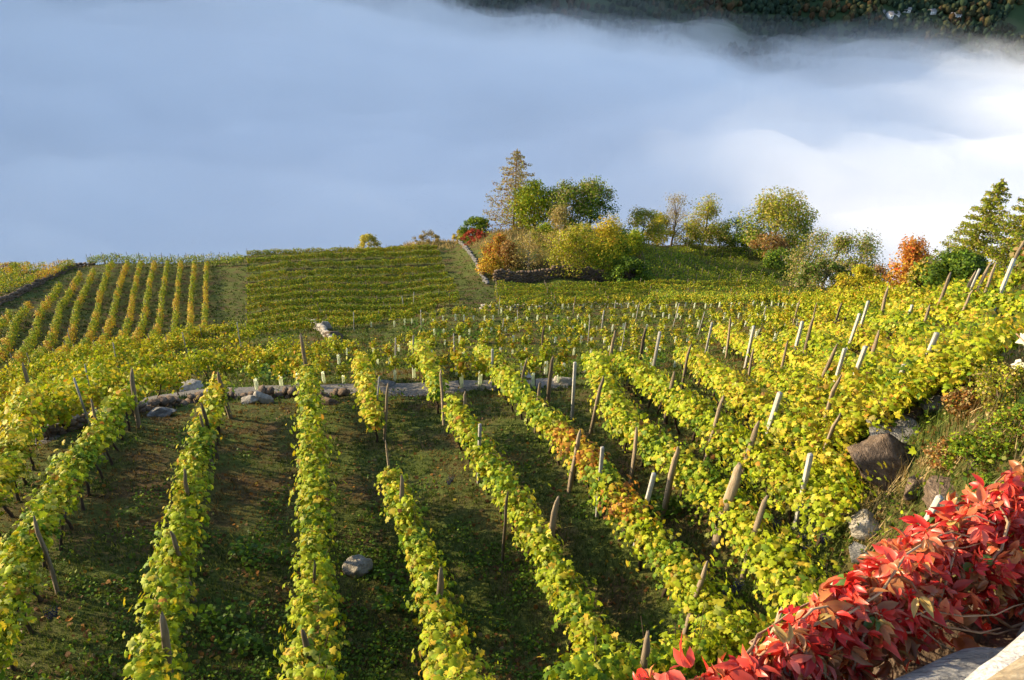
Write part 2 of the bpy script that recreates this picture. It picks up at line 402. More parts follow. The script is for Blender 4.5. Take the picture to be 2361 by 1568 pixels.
# ------------------------------------------------------------------ near grapevines, each a plant of its own
def trunk_mb(h, lean, r=.032):
    m = MB(); z = np.linspace(-.1, h, 7)
    wob = np.cumsum(rng.normal(0, .022, (7, 2)), 0)
    P = np.stack([wob[:, 0] + lean[0] * z, wob[:, 1] + lean[1] * z, z], 1)
    m.tube(P, np.linspace(r * 1.25, r * .75, 7) * rng.uniform(.85, 1.2, 7), 7)
    return m, P[-1]

def bunch_mb():
    m = MB(); ico = [(0, 0, 1), (.89, 0, .45), (.28, .85, .45), (-.72, .53, .45), (-.72, -.53, .45), (.28, -.85, .45), (.72, .53, -.45), (-.28, .85, -.45), (-.89, 0, -.45), (-.28, -.85, -.45), (.72, -.53, -.45), (0, 0, -1)]
    fi = [(0, 1, 2), (0, 2, 3), (0, 3, 4), (0, 4, 5), (0, 5, 1), (1, 6, 2), (2, 7, 3), (3, 8, 4), (4, 9, 5), (5, 10, 1), (2, 6, 7), (3, 7, 8), (4, 8, 9), (5, 9, 10), (1, 10, 6), (6, 11, 7), (7, 11, 8), (8, 11, 9), (9, 11, 10), (10, 11, 6)]
    ico = np.array(ico)
    for i in range(46):
        t = (i / 46) ** .8; r = .062 * (1 - t) ** .7 + .008; a = i * 2.4
        m.put(ico * .0105 + np.array([r * math.cos(a), r * math.sin(a), -.17 * t]) + rng.normal(0, .003, 3), fi)
    return m
BUNCH = bunch_mb(); BUNCH_ME = mesh_np('grape_bunch', np.concatenate(BUNCH.V), np.concatenate(BUNCH.F), GRAPE, None, True)

LEAF_MESHES = []
for i, mixn in enumerate(['lime', 'lime', 'green', 'yellow', 'pale', 'orange']):
    c = colours(1, {mixn: 1, 'lime': .6})
    V, F, C = leaf_cloud(np.zeros((1, 3)), np.array([[0, 0, 1.0]]), 1.0, c, 'lobe', 0, .85)
    LEAF_MESHES.append(mesh_np('leaf', V, F, LEAF, C))
def leaf_object(parent, P, N, s):
    o = bpy.data.objects.new('leaf', random.choice(LEAF_MESHES)); add(o, parent)
    o.rotation_mode = 'QUATERNION'; o.rotation_quaternion = Vector(N).to_track_quat('Z', 'X'); o.location = tuple(P); o.scale = (s, s, s)

MIX_LIME = {'lime': 5, 'green': 1.7, 'yellow': 1.6, 'pale': .5, 'orange': .15, 'brown': .15}
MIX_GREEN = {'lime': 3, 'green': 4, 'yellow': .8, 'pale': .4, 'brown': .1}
MIX_GOLD = {'lime': 4, 'yellow': 3, 'green': .6, 'pale': .4, 'orange': .35, 'brown': .2}
MIX_RUST = {'lime': 2, 'yellow': 2, 'orange': 3, 'brown': 2}

VINE_SITES = []         # for the stakes: (x, y, row description, order)
def vine(x, y, d, dens, size, kind, mix, htop, wid, group, label, full=.55, seen=0, lowbare=.55, gapp=0.0):
    z = ground_at(x, y); root = tag(empty('grapevine', (x, y, z)), label, 'grapevine', group)
    nrm = np.array([-d[1], d[0]])
    tm, top = trunk_mb(rng.uniform(.7, .9), rng.normal(0, .12, 2))
    # two arms along the wire
    for sg in (-1, 1):
        q = np.linspace(0, .5, 5)
        A = np.stack([top[0] + sg * q * d[0], top[1] + sg * q * d[1], top[2] + .06 * np.sin(q * 6) + np.array([ground_at(x + sg * t * d[0], y + sg * t * d[1]) - z for t in q])], 1)
        tm.tube(A, np.linspace(.02, .009, 5), 5)
    tm.build('trunk', WOOD_DARK, root)
    n = int(dens * 2 * full)
    a = rng.uniform(-full, full, n); hgt = rng.beta(2.3, 1.35, n)
    prof = 1 + .16 * np.sin(a * 7 + rng.uniform(0, 6)) + rng.normal(0, .03)
    H = lowbare + (htop * prof - lowbare) * hgt
    wv = wid * (.7 + .7 * hgt * (1.25 - hgt) * 1.6)
    c = rng.normal(0, 1, n) * wv
    # stray shoots
    ns = max(3, n // 22); sh = rng.integers(0, n, ns); c[sh] *= 1.6; H[sh] += rng.uniform(-.25, .22, ns)
    # leaves cluster around shoots
    m_ = max(5, n // 13); k = rng.integers(0, m_, n); pick = rng.integers(0, n, m_); pull = .45
    a, c, H = a + pull * (a[pick][k] - a) * (rng.random(n) < .7), c + pull * (c[pick][k] - c), H + pull * (H[pick][k] - H)
    hgt = np.clip((H - lowbare) / (htop - lowbare), 0, 1)
    ctr = rng.normal(0, 1, (m_, 3)) * np.array([.05, .06, .09])
    a = a + ctr[k, 0]; c = c * 1.18 + ctr[k, 1]; H = H + ctr[k, 2]
    lx = a * d[0] + c * nrm[0]; ly = a * d[1] + c * nrm[1]
    gz = terr(x + lx, y + ly) - z
    P = np.stack([lx, ly, gz + H], 1)
    N = np.stack([nrm[0] * c * 3.2, nrm[1] * c * 3.2, .25 + .9 * hgt], 1) + rng.normal(0, .55, (n, 3))
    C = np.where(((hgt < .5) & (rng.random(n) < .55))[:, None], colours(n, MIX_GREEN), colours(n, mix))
    S = size * rng.uniform(.42, 1.42, n)
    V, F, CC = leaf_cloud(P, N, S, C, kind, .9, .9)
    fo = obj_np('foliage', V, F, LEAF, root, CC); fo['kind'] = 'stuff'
    # red-brown canes
    cm = MB()
    for i in range(4 if seen else 2):
        b = rng.uniform(-full, full); q = np.linspace(0, 1, 5); cc = rng.normal(0, wid * 1.2)
        g0 = ground_at(x + b * d[0], y + b * d[1]) - z
        cm.tube(np.stack([(b + .12 * q) * d[0] + cc * q * nrm[0], (b + .12 * q) * d[1] + cc * q * nrm[1], g0 + .8 + q * (htop - .72 + rng.uniform(-.2, .2))], 1), .005, 4, (1, 1, 1))
    cm.build('canes', WOOD_DARK, root)['kind'] = 'stuff'
    if seen:
        top_i = np.argsort(-(H + np.abs(c)))[:60]
        for i in rng.choice(top_i, seen, replace=False):
            leaf_object(root, P[i] + np.array([nrm[0] * np.sign(c[i]) * .03, nrm[1] * np.sign(c[i]) * .03, .03]), N[i], size * rng.uniform(1.0, 1.35))
    return root

#        description, polyline (from the upper end down), mixture, height, half width, flags
ROWS = [
 ('cut by the left picture edge', [(95, 905), (60, 985), (20, 1075), (-30, 1160)], MIX_GOLD, 1.45, .2),
 ("slanting from the gravel track to bottom left", [(300, 915), (245, 985), (180, 1080), (110, 1190), (50, 1300), (0, 1430), (-40, 1540)], MIX_LIME, 1.4, .16),
 ("of the straight row's left neighbour above the gap", [(505, 900), (488, 965)], MIX_GOLD, 1.4, .15),
 ("of the straight row's left neighbour below the gap", [(470, 1005), (445, 1090), (425, 1200), (395, 1320), (372, 1450), (350, 1600)], MIX_LIME, 1.42, .15),
 ("running straight down left of the boulder", [(712, 872), (716, 960), (722, 1060), (728, 1150), (728, 1260), (725, 1400), (725, 1600)], MIX_LIME, 1.45, .17),
 ('behind the tall thin stake above the boulder', [(830, 830), (845, 890), (862, 960)], MIX_GOLD, 1.4, .15),
 ("running down right of the boulder", [(905, 1110), (945, 1210), (985, 1330), (1020, 1450), (1060, 1600)], MIX_LIME, 1.42, .15),
 ('above the square post left of the rusty row', [(960, 790), (990, 850), (1010, 900)], MIX_LIME, 1.4, .15),
 ('ending at the bare forked red twig', [(1050, 950), (1110, 1050), (1180, 1150), (1245, 1250), (1310, 1370), (1370, 1480)], MIX_LIME, 1.4, .15),
 ('with rust coloured leaves in its middle', [(1110, 815), (1180, 890), (1260, 970), (1340, 1050), (1420, 1150), (1510, 1250), (1590, 1350), (1660, 1440)], MIX_LIME, 1.4, .16),
 ('holding the wide pale split stake', [(1370, 830), (1400, 910), (1450, 980), (1540, 1050), (1640, 1130), (1740, 1230), (1820, 1320), (1850, 1370)], MIX_LIME, 1.35, .19),
 ('first above the wide pale split stake', [(1430, 835), (1520, 890), (1620, 960), (1740, 1050), (1850, 1120), (1915, 1160)], MIX_LIME, 1.35, .19),
 ('reaching the brown rock on the bank', [(1580, 815), (1660, 870), (1740, 930), (1830, 990), (1930, 1070)], MIX_GOLD, 1.35, .19),
 ('below the white post of the right slope', [(1760, 850), (1830, 890), (1910, 945), (1960, 975)], MIX_GOLD, 1.35, .19),
 ("below the leaning pale stake on the right slope", [(1660, 760), (1760, 800), (1860, 840), (1960, 890), (2040, 940)], MIX_GOLD, 1.3, .18),
 ("level with the leaning pale stake, right slope", [(1820, 775), (1920, 805), (2010, 850), (2090, 900)], MIX_LIME, 1.3, .18),
 ("above the leaning pale stake on the right slope", [(1880, 745), (1980, 770), (2080, 810), (2160, 860)], MIX_GOLD, 1.3, .18),
 ('third from the crest of the right slope', [(1990, 725), (2090, 750), (2180, 785), (2240, 830)], MIX_LIME, 1.3, .18),
 ('second from the crest of the right slope', [(2080, 705), (2170, 715), (2250, 735), (2320, 765)], MIX_GOLD, 1.3, .18),
 ('along the crest of the right slope', [(2130, 680), (2210, 665), (2290, 650), (2361, 640), (2430, 640)], MIX_GOLD, 1.3, .18),
 ('just under the crest of the right slope', [(2160, 690), (2240, 690), (2320, 690), (2400, 700)], MIX_LIME, 1.3, .18),
 ('at the foot of the creeper covered wall', [(1360, 1560), (1470, 1530), (1580, 1500), (1690, 1470)], MIX_LIME, 1.3, .22),
]
near_list = []
for ri, (desc, poly, mix, ht, wd) in enumerate(ROWS):
    XY, D, _ = path_xy(poly, 1.0, 1.0)
    for i in range(len(XY)):
        near_list.append((ri, i, XY[i], D[i], float(np.hypot(*XY[i], ) ** 1)))
by_d = sorted(range(len(near_list)), key=lambda k: near_list[k][4])
leafy = {k: (12 if r < 24 else 0) for r, k in enumerate(by_d)}
for k, (ri, i, xy, d, rd) in enumerate(near_list):
    desc, poly, mix, ht, wd = ROWS[ri]
    dist = math.hypot(rd, ground_at(*xy) + 1.2)
    mm = mix
    u_, v_ = px(np.array([xy[0], xy[1], ground_at(*xy) + 1.2]))
    if ri == 9 and 990 < v_ < 1200: mm = MIX_RUST
    if rng.random() < .18: mm = MIX_GREEN if mix is MIX_LIME else MIX_LIME
    if dist < 17: kind, dens, size = 'lobe', 420, .10
    elif dist < 23: kind, dens, size = 'lobe', 340, .11
    else: kind, dens, size = 'six', 270, .12
    bare = .62 if ri in (0, 1, 2) else .42
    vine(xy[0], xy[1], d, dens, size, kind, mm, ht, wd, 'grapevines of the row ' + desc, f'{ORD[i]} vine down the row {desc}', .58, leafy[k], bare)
# dark grape bunches hanging under the leaves
for u, v in [(1868, 1168), (1893, 1195), (1900, 1225), (1680, 1345), (1715, 1350), (1790, 1195), (1040, 1100), (1855, 1240), (120, 1410), (1620, 1415)]:
    P = at(u, v, .72)
    best = min([o for o in COL.objects if o.name.startswith('grapevine') and o.type == 'EMPTY'], key=lambda o: (o.location.x - P[0]) ** 2 + (o.location.y - P[1]) ** 2)
    for k in range(2):
        o = bpy.data.objects.new('grape_bunch', BUNCH_ME); add(o, best); o['kind'] = 'stuff'
        o.location = (P[0] - best.location.x + rng.normal(0, .05), P[1] - best.location.y + rng.normal(0, .05), P[2] - best.location.z + rng.normal(0, .05)); o.scale = (1.15,) * 3
# ------------------------------------------------------------------ stakes and posts, each on its own
def stake_mesh(H, r, kind, shade):
    m = MB(); rings = []; sides = 8 if kind == 'stake' else 6
    if kind == 'stake':
        hs = [-.25, 0, .3 * H, .6 * H, .82 * H, .93 * H, H]; r *= 1.3; rs = [1, 1, 1.05, 1, .93, .72, .30]
        off = np.cumsum(rng.normal(0, .012, (7, 2)), 0); el = rng.uniform(.6, .95); th = rng.uniform(0, 3)
        V = []
        jag = rng.uniform(.82, 1.18, sides)
        for h, q, o in zip(hs, rs, off):
            a = np.arange(sides) / sides * 2 * math.pi
            x = np.cos(a) * r * q * jag * rng.uniform(.94, 1.06, sides); y = np.sin(a) * r * q * el * jag
            V.append(np.stack([x * math.cos(th) - y * math.sin(th) + o[0] + (r * .3 * (1 - q) if h > .7 * H else 0), x * math.sin(th) + y * math.cos(th) + o[1], np.full(sides, h) + (rng.uniform(-.03, .03, sides) if h == H else 0)], 1))
    elif kind == 'square':
        c = .14 * r; a = [(-r + c, -r), (r - c, -r), (r, -r + c), (r, r - c), (r - c, r), (-r + c, r), (-r, r - c), (-r, -r + c)]; sides = 8
        a = np.array(a); V = [np.column_stack([a * s, np.full(8, h)]) for h, s in ((-.25, 1), (0, 1), (H * .5, 1.0), (H - .01, 1), (H, .86))]
    else:
        a = np.arange(6) / 6 * 2 * math.pi; V = [np.stack([np.cos(a) * r + o[0], np.sin(a) * r + o[1], np.full(6, h)], 1) for h, o in zip((-.25, .5 * H, H), rng.normal(0, .01, (3, 2)))]
    n = len(V); Vv = np.concatenate(V); F = []
    for i in range(n - 1):
        for j in range(sides):
            k = (j + 1) % sides; F += [(i * sides + j, i * sides + k, (i + 1) * sides + k), (i * sides + j, (i + 1) * sides + k, (i + 1) * sides + j)]
    for j in range(1, sides - 1): F.append(((n - 1) * sides, (n - 1) * sides + j, (n - 1) * sides + j + 1))
    col = np.full((len(Vv), 3), shade)
    mat = WOOD_STAKE if kind == 'stake' else WOOD_PALE
    return mesh_np('vine_stake' if kind == 'stake' else 'vine_post', Vv, F, mat, col)

# picture position of the top, kind, height, radius, tone
S, Q, T = 'stake', 'square', 'thin'
POSTS = [
 (42, 835, S, 2.3, .06, .9), (183, 838, T, 2.0, .02, .75), (170, 866, T, 1.9, .03, .8), (283, 856, S, 2.1, .055, .9), (197, 915, S, 2.1, .05, .8), (508, 848, S, 2.0, .055, .75),
 (697, 770, S, 2.3, .06, .95), (545, 745, T, 2.2, .03, .9), (812, 720, T, 1.9, .035, .95), (931, 683, T, 1.9, .035, .95), (951, 673, T, 2.0, .04, .8), (970, 714, T, 1.9, .035, 1.0),
 (62, 1192, S, 1.9, .04, .8), (327, 1434, S, 1.9, .045, .85), (420, 1080, S, 1.85, .035, .75), (403, 1225, S, 1.85, .035, .7), (473, 925, S, 2.0, .045, .45), (462, 945, S, 1.9, .03, .8),
 (711, 1283, S, 1.85, .035, .45), (711, 1438, S, 1.9, .042, .5), (872, 878, S, 2.2, .035, 1.1), (852, 870, T, 2.0, .03, .8), (897, 1013, S, 1.95, .032, 1.15), (918, 1096, S, 1.95, .042, .95),
 (992, 1314, S, 1.9, .045, 1.0), (1104, 975, Q, 1.95, .036, .82), (1165, 1140, S, 1.9, .035, .5), (1272, 1157, S, 1.95, .055, 1.05), (1322, 996, S, 1.8, .045, 1.1), (1396, 1033, Q, 2.0, .038, .85),
 (1491, 1091, Q, 2.0, .042, 1.05), (1613, 1302, S, 1.9, .04, 1.05), (1502, 1452, S, 1.8, .045, .95), (1563, 1030, S, 1.8, .06, 1.2), (1472, 980, S, 1.75, .04, 1.1), (1700, 1073, S, 2.0, .075, 1.3),
 (1764, 1138, S, 2.0, .05, 1.0), (1782, 1394, S, 1.75, .05, 1.4), (1886, 1050, Q, 1.7, .04, 1.1), (2152, 1134, Q, 1.35, .04, 1.12), (1657, 915, S, 1.9, .04, 1.0), (1738, 975, S, 1.85, .045, .9),
 (1790, 900, Q, 1.9, .045, 1.1), (1330, 840, Q, 2.0, .042, 1.05), (1378, 866, S, 1.95, .04, .9), (1266, 820, S, 2.2, .05, .55), (1240, 880, S, 1.8, .045, 1.0), (1022, 858, S, 2.0, .04, 1.15), (1138, 805, Q, 1.8, .04, 1.0),
 (1196, 830, S, 2.0, .035, .9), (1254, 753, S, 2.3, .05, .45), (1413, 766, S, 2.2, .05, 1.0), (1482, 756, S, 2.2, .06, .5), (1488, 756, S, 2.2, .04, 1.1), (1518, 766, Q, 2.0, .055, 1.05), (1590, 790, S, 2.1, .045, .75), (1693, 735, S, 2.2, .05, 1.2),
 (1740, 752, Q, 1.9, .05, 1.05), (1748, 806, S, 1.9, .04, .85), (1850, 745, Q, 2.1, .045, 1.15), (1876, 731, S, 2.2, .055, .7), (1911, 782, S, 2.1, .045, .8), (1938, 697, S, 2.2, .045, .8), (1978, 725, Q, 2.0, .042, 1.15),
 (2003, 695, Q, 2.1, .045, 1.1), (1988, 792, Q, 1.9, .04, 1.1), (2061, 667, S, 2.2, .045, 1.1), (2104, 704, Q, 2.0, .045, 1.1), (2086, 847, Q, 1.9, .04, .95), (1925, 947, S, 1.8, .04, 1.0), (1935, 862, S, 2.0, .045, 1.0),
 (2194, 630, S, 2.2, .055, .85), (2271, 603, S, 2.2, .05, .9), (2243, 622, S, 2.0, .04, 1.0), (2252, 622, Q, 1.9, .035, 1.0), (2301, 612, S, 2.0, .035, 1.0), (2339, 597, Q, 2.2, .045, 1.15), (2357, 552, S, 2.3, .05, .9), (2236, 668, S, 1.9, .04, 1.1),
 (2152, 700, S, 1.8, .04, .8), (1326, 682, S, 2.0, .04, 1.0), (1391, 716, Q, 2.0, .045, .9), (1361, 738, T, 1.9, .03, .9), (1416, 692, T, 1.9, .035, .9), (1155, 735, Q, 1.9, .035, 1.0), (1196, 715, T, 1.8, .03, .9), (1560, 700, T, 2.0, .035, .9),
 (1845, 688, S, 2.1, .04, 1.0), (1883, 698, S, 2.0, .035, 1.0), (1470, 700, T, 2.0, .03, .8), (1620, 715, T, 1.9, .03, .9), (1765, 705, Q, 1.8, .035, 1.0), (1150, 690, T, 1.8, .03, .8), (907, 778, T, 1.9, .03, .8), (1048, 770, T, 1.9, .03, .8),
 (1440, 745, T, 2.0, .03, .85), (1552, 850, S, 1.8, .04, .8), (1640, 745, Q, 2.0, .05, 1.0), (1815, 790, S, 2.0, .035, .9), (1950, 805, Q, 1.9, .035, 1.0), (2150, 770, Q, 1.7, .04, 1.0), (2030, 760, S, 1.9, .04, .9), (420, 760, T, 1.9, .03, .8), (150, 760, T, 1.9, .03, .7),
 (255, 790, T, 1.9, .03, .8), (950, 770, T, 1.9, .035, .6), (1070, 905, S, 1.7, .04, 1.0),
]
vines_xy = np.array([nl[2] for nl in near_list]); vines_ri = [nl[0] for nl in near_list]
post_rows = {}
for j, (u, v, kind, H, r, tone) in enumerate(POSTS):
    H += (.16 if (u > 800 and v > 740) else .1) if kind != Q else .12
    if (u, v) in ((2086, 847), (2104, 704)): H = 1.35
    hh = H - .05
    P = at(u, v, hh); 
    d2 = ((vines_xy - P[:2]) ** 2).sum(1); k = int(d2.argmin())
    key = vines_ri[k] if d2[k] < 2.5 else ('far', 0 if u < 800 else (1 if v < 730 else (2 if u < 1400 else 3)))
    post_rows.setdefault(key, []).append((v, u, j, P, hh, kind, H, r, tone))
FARDESC = ['the small vines of the left terraces', 'the young vines near the knoll', 'the young vines in the centre', 'the young vines right of centre']
for key, L_ in post_rows.items():
    L_.sort()
    for i, (v, u, j, P, hh, kind, H, r, tone) in enumerate(L_):
        x, y = P[0], P[1]; z = P[2] - hh - (H - hh)
        dk = 'weathered wooden stake' if kind == S else ('pale squared post' if kind == Q else 'thin grey stake')
        if kind == S and tone < .6: dk = 'dark wooden stake'
        if kind == S and tone > 1.15: dk = 'pale split stake'
        place = ('the row ' + ROWS[key][0]) if not isinstance(key, tuple) else FARDESC[key[1]]
        nm = 'vine_stake' if kind == S else 'vine_post'
        me = stake_mesh(H, r, kind, tone)
        o = add(bpy.data.objects.new(nm, me)); o.location = (x, y, P[2] - H)
        o.rotation_euler = (rng.normal(0, .045), rng.normal(0, .045) + .03, rng.uniform(-.5, .5))
        tag(o, f'{dk}, {ORD[i]} down {place}', 'vine stake' if kind == S else 'vine post', 'stakes ' + place)

# ------------------------------------------------------------------ small vines on the middle terraces
def small_vine(young):
    root = empty('young_vine' if young else 'small_grapevine', (0, 0, 0))
    tm, top = trunk_mb(rng.uniform(.6, .85), rng.normal(0, .15, 2), .018 if young else .03); tm.build('trunk', WOOD_DARK, root)
    n = 130 if young else 230
    if young:
        P = np.stack([rng.normal(0, .14, n), rng.normal(0, .10, n), .72 + .62 * rng.beta(1.6, 1.4, n)], 1)
    else:
        P = np.stack([rng.normal(0, .42, n), rng.normal(0, .2, n), 1.0 + rng.normal(0, .2, n)], 1)
    k = rng.integers(0, 16, n); P = P + (rng.normal(0, 1, (16, 3)) * (np.array([.13, .07, .12]) if young else np.array([.2, .08, .12])))[k]
    N = rng.normal(0, .6, (n, 3)) + P * np.array([1, 2.5, .2]) + np.array([0, 0, .4])
    V, F, C = leaf_cloud(P, N, (.13 if young else .14) * rng.uniform(.6, 1.25, n), colours(n, MIX_GOLD if rng.random() < .55 else MIX_LIME), 'six', .7)
    o = obj_np('foliage', V, F, LEAF_FAR, root, C); o['kind'] = 'stuff'
    if young:
        a = np.arange(8) / 8 * 2 * math.pi; V = np.concatenate([np.stack([np.cos(a) * .08, np.sin(a) * .08, np.full(8, h)], 1) for h in (-.05, .60)])
        obj_np('grow_tube', V, [(i, (i + 1) % 8, 8 + (i + 1) % 8, 8 + i) for i in range(8)], TUBE, root, np.full((16, 3), (.86, .88, .78)))
    return root
def copy_tree(o, parent=None):
    c = o.copy(); COL.objects.link(c)
    if parent is not None: c.parent = parent
    for ch in KIDS.get(o.name, []): copy_tree(ch, c)
    return c
protoY = [small_vine(True) for _ in range(7)]; protoO = [small_vine(False) for _ in range(7)]
KIDS = {o.name: list(o.children) for o in protoY + protoO}
used = set()
def put_vine(protos, x, y, rz, s, label, group):
    p = random.choice(protos)
    o = p if p.name not in used else copy_tree(p)
    used.add(p.name)
    o.location = (x, y, ground_at(x, y)); o.rotation_euler = (0, 0, rz); o.scale = (s, s, s * rng.uniform(.9, 1.15))
    tag(o, label, 'grapevine', group)
MID = [ # young?, description, picture line, height of that line, spacing
 (0, 'against the foot of the long striped rows', [(-20, 878), (123, 833), (246, 805), (352, 784), (450, 765), (560, 752)], .9, .9),
 (0, 'second below the long striped rows', [(-20, 908), (105, 868), (246, 826), (387, 798), (563, 777)], .9, .9),
 (0, 'third below the long striped rows', [(-20, 936), (105, 910), (246, 854), (422, 826), (598, 808), (773, 794)], .9, .95),
 (0, 'two above the gravel track on the left', [(35, 952), (176, 896), (316, 868), (457, 840), (703, 826)], .9, .95),
 (0, 'next above the gravel track on the left', [(88, 960), (170, 922), (260, 890), (400, 872)], .9, .9),
 (1, 'closest below the terraced hedge rows', [(1120, 706), (1400, 695), (1800, 686), (1960, 690)], .8, .95),
 (1, 'at the back of the bare terrace', [(860, 738), (1150, 722), (1500, 712), (1900, 700)], .8, .95),
 (1, 'second from the back of the bare terrace', [(1000, 754), (1300, 743), (1650, 732), (1900, 718)], .8, .95),
 (1, 'above the dark green weed patches', [(770, 792), (1000, 775), (1300, 766), (1700, 757), (1880, 745)], .8, .95),
 (1, 'below the dark green weed patches', [(600, 818), (850, 815), (1100, 798), (1400, 790), (1700, 785), (1820, 770)], .8, .95),
 (1, 'two above the gravel track in the centre', [(580, 862), (700, 850), (1000, 834), (1300, 826), (1540, 815)], .8, .95),
 (1, 'next above the gravel track in the centre', [(1000, 862), (1200, 856), (1350, 850)], .8, 1.0),
 (0, 'below the orange tree', [(1880, 690), (1980, 685), (2100, 682)], .9, .9), (0, 'two below the orange tree', [(1850, 700), (1980, 700), (2080, 698)], .9, .9),
 (0, 'right of the bare terrace', [(1780, 730), (1900, 720), (2000, 715)], .9, .9),
]
for young, desc, poly, h, step in MID:
    XY, D, _ = path_xy(poly, h, step)
    XY = XY + rng.normal(0, .12, XY.shape)
    for i in range(len(XY)):
        if young and rng.random() < .08: continue
        kind = 'young vine in pale tube' if young else 'small yellow-green vine'
        put_vine(protoY if young else protoO, XY[i, 0], XY[i, 1], math.atan2(D[i, 1], D[i, 0]) + rng.normal(0, .2) + (math.pi if rng.random() < .5 else 0), rng.uniform(.7, 1.05),
                 f'{kind}, {ORD[i]} in row {desc}', 'small vines of the row ' + desc)

# ------------------------------------------------------------------ distant trellis rows
def trellis(desc, poly, h, mix, dens=95, leaf=.17, zlo=.45, zhi=1.5, wid=.2, posts=6.0, group='trellised vine rows', mixb=None):
    XY, D, q = path_xy(poly, h, .5)
    L_ = q[-1]; n = int(L_ * dens)
    s = rng.uniform(0, L_, n); x = np.interp(s, q, XY[:, 0]); y = np.interp(s, q, XY[:, 1])
    dx = np.interp(s, q, D[:, 0]); dy = np.interp(s, q, D[:, 1])
    b = rng.beta(1.5, 1.25, n)
    lump = .16 * fbm(s / 1.1, s * 0 + rng.uniform(0, 99), 5, 3) ; lump2 = fbm(s / .8, s * 0 + rng.uniform(0, 99), 8, 2)
    c = rng.normal(0, wid, n) * (1 - .35 * b) + .12 * lump2
    Hh = zlo + (zhi - zlo + lump * 1.8) * b
    x0, y0 = XY[len(XY) // 2]; z0 = ground_at(x0, y0)
    X = x - dy * c; Y = y + dx * c
    P = np.stack([X - x0, Y - y0, terr(X, Y) - z0 + Hh], 1)
    N = np.stack([-dy * c * 4, dx * c * 4, .3 + .8 * b], 1) + rng.normal(0, .5, (n, 3))
    C = colours(n, mix)
    if mixb:
        t = vnoise(s / 3.0, s * 0 + rng.uniform(0, 50), 9)[:, None] > .58; C = np.where(t, colours(n, mixb), C)
    root = tag(empty('vine_row', (x0, y0, z0)), 'trellised vine row ' + desc, 'vine row', group)
    V, F, CC = leaf_cloud(P, N, leaf * rng.uniform(.6, 1.3, n), C, 'quad', .5)
    o = obj_np('foliage', V, F, LEAF_FAR, root, CC); o['kind'] = 'stuff'
    m = MB(); m2 = MB()
    for t in np.arange(.3, L_, 1.3):
        xx, yy = np.interp(t, q, XY[:, 0]), np.interp(t, q, XY[:, 1]); g = ground_at(xx, yy) - z0
        m.tube([(xx - x0, yy - y0, g - .1), (xx - x0 + rng.normal(0, .05), yy - y0, g + .4), (xx - x0, yy - y0, g + .8)], .03, 4, (1, 1, 1))
    m.build('trunks', WOOD_DARK, root)['kind'] = 'stuff'
    if posts:
        for t in np.arange(.1, L_, posts):
            xx, yy = np.interp(t, q, XY[:, 0]), np.interp(t, q, XY[:, 1]); g = ground_at(xx, yy) - z0; m2 = MB()
            m2.tube([(xx - x0, yy - y0, g - .2), (xx - x0 + rng.normal(0, .05), yy - y0 + rng.normal(0, .05), g + zhi + .35)], .035, 5, (.85, .85, .85)); m2.build('post', WOOD_STAKE, root)
    return root
C2 = lambda x, y: (.3516 * x, 516.5 + .3516 * y)
MIX_FARROW = {'lime': 3, 'green': 3.2, 'yellow': 2, 'orange': .25, 'brown': .3}
MIX_FARORANGE = {'yellow': 3, 'orange': 1.6, 'lime': 1.2, 'brown': .4}
LEFT = [((1320, 715), (1345, 440), (1358, 222)), ((1205, 765), (1250, 500), (1275, 232)), ((1092, 785), (1150, 520), (1190, 228)), ((980, 775), (1060, 500), (1102, 228)), ((855, 795), (960, 500), (1015, 228)),
        ((745, 805), (870, 470), (927, 226)), ((625, 815), (760, 470), (838, 228)), ((490, 845), (650, 470), (738, 226)), ((350, 880), (500, 540), (615, 275)), ((195, 910), (390, 540), (525, 296)), ((85, 905), (260, 570), (392, 368)),
        ((-30, 890), (100, 640), (192, 500)), ((-140, 820), (-40, 680), (65, 555))]
for i, pl in enumerate(LEFT):
    trellis(f'running downhill, {ORD[i]} from the right among the striped rows', [C2(*p) for p in pl[:2]] + [C2(pl[2][0], pl[2][1] + 22)], .8, MIX_FARROW, 150, .14, .25, 1.15, .14, 9.0, 'striped rows running downhill', MIX_FARORANGE)
UP = [((-60, 425), (200, 350), (480, 228)), ((-60, 372), (200, 285), (470, 195)), ((-60, 320), (120, 262), (300, 190)), ((-60, 270), (60, 225), (190, 178)), ((-60, 220), (60, 190), (120, 172))]
for i, pl in enumerate(UP):
    trellis(f'on the upper left terrace, {ORD[i]} above its dry stone wall', [C2(*p) for p in pl], 1.1, MIX_FARROW, 90, .17, .4, 1.5, .2, 5.0, 'rows of the upper left terrace', MIX_FARORANGE)
trellis('along the ridge behind the striped rows', [(205, 614), (320, 614), (440, 613), (562, 612)], 0.0, MIX_GREEN, 110, .18, .4, 1.6, .25, 3.0, 'rows along the ridge')
trellis('at the ridge crest against the fog', [(215, 609), (380, 609), (565, 607)], 0.0, MIX_FARROW, 60, .18, .4, 1.6, .25, 1.6, 'rows along the ridge')
HEDGE = [((568, 581), (1008, 568)), ((568, 597), (1014, 580)), ((568, 618), (1018, 596)), ((568, 640), (1024, 612)), ((567, 657), (1032, 627)), ((567, 673), (1045, 643)), ((567, 690), (1051, 658)), ((567, 708), (1057, 673)),
         ((567, 726), (1058, 688)), ((566, 743), (1005, 706)), ((566, 760), (880, 729))]
MIX_HEDGE = {'lime': 2.2, 'green': 4.5, 'yellow': 1.3, 'orange': .15, 'brown': .2}
for i, (a, b) in enumerate(HEDGE):
    mid = ((a[0] + b[0]) / 2, (a[1] + b[1]) / 2 - 2)
    trellis(f'{ORD[i]} from the top of the square hedge-like block', [a, mid, b], .85, MIX_HEDGE if i else MIX_GOLD, 260, .15, .25, 1.1, .20, 7.0, 'rows of the square hedge-like block', MIX_FARROW)
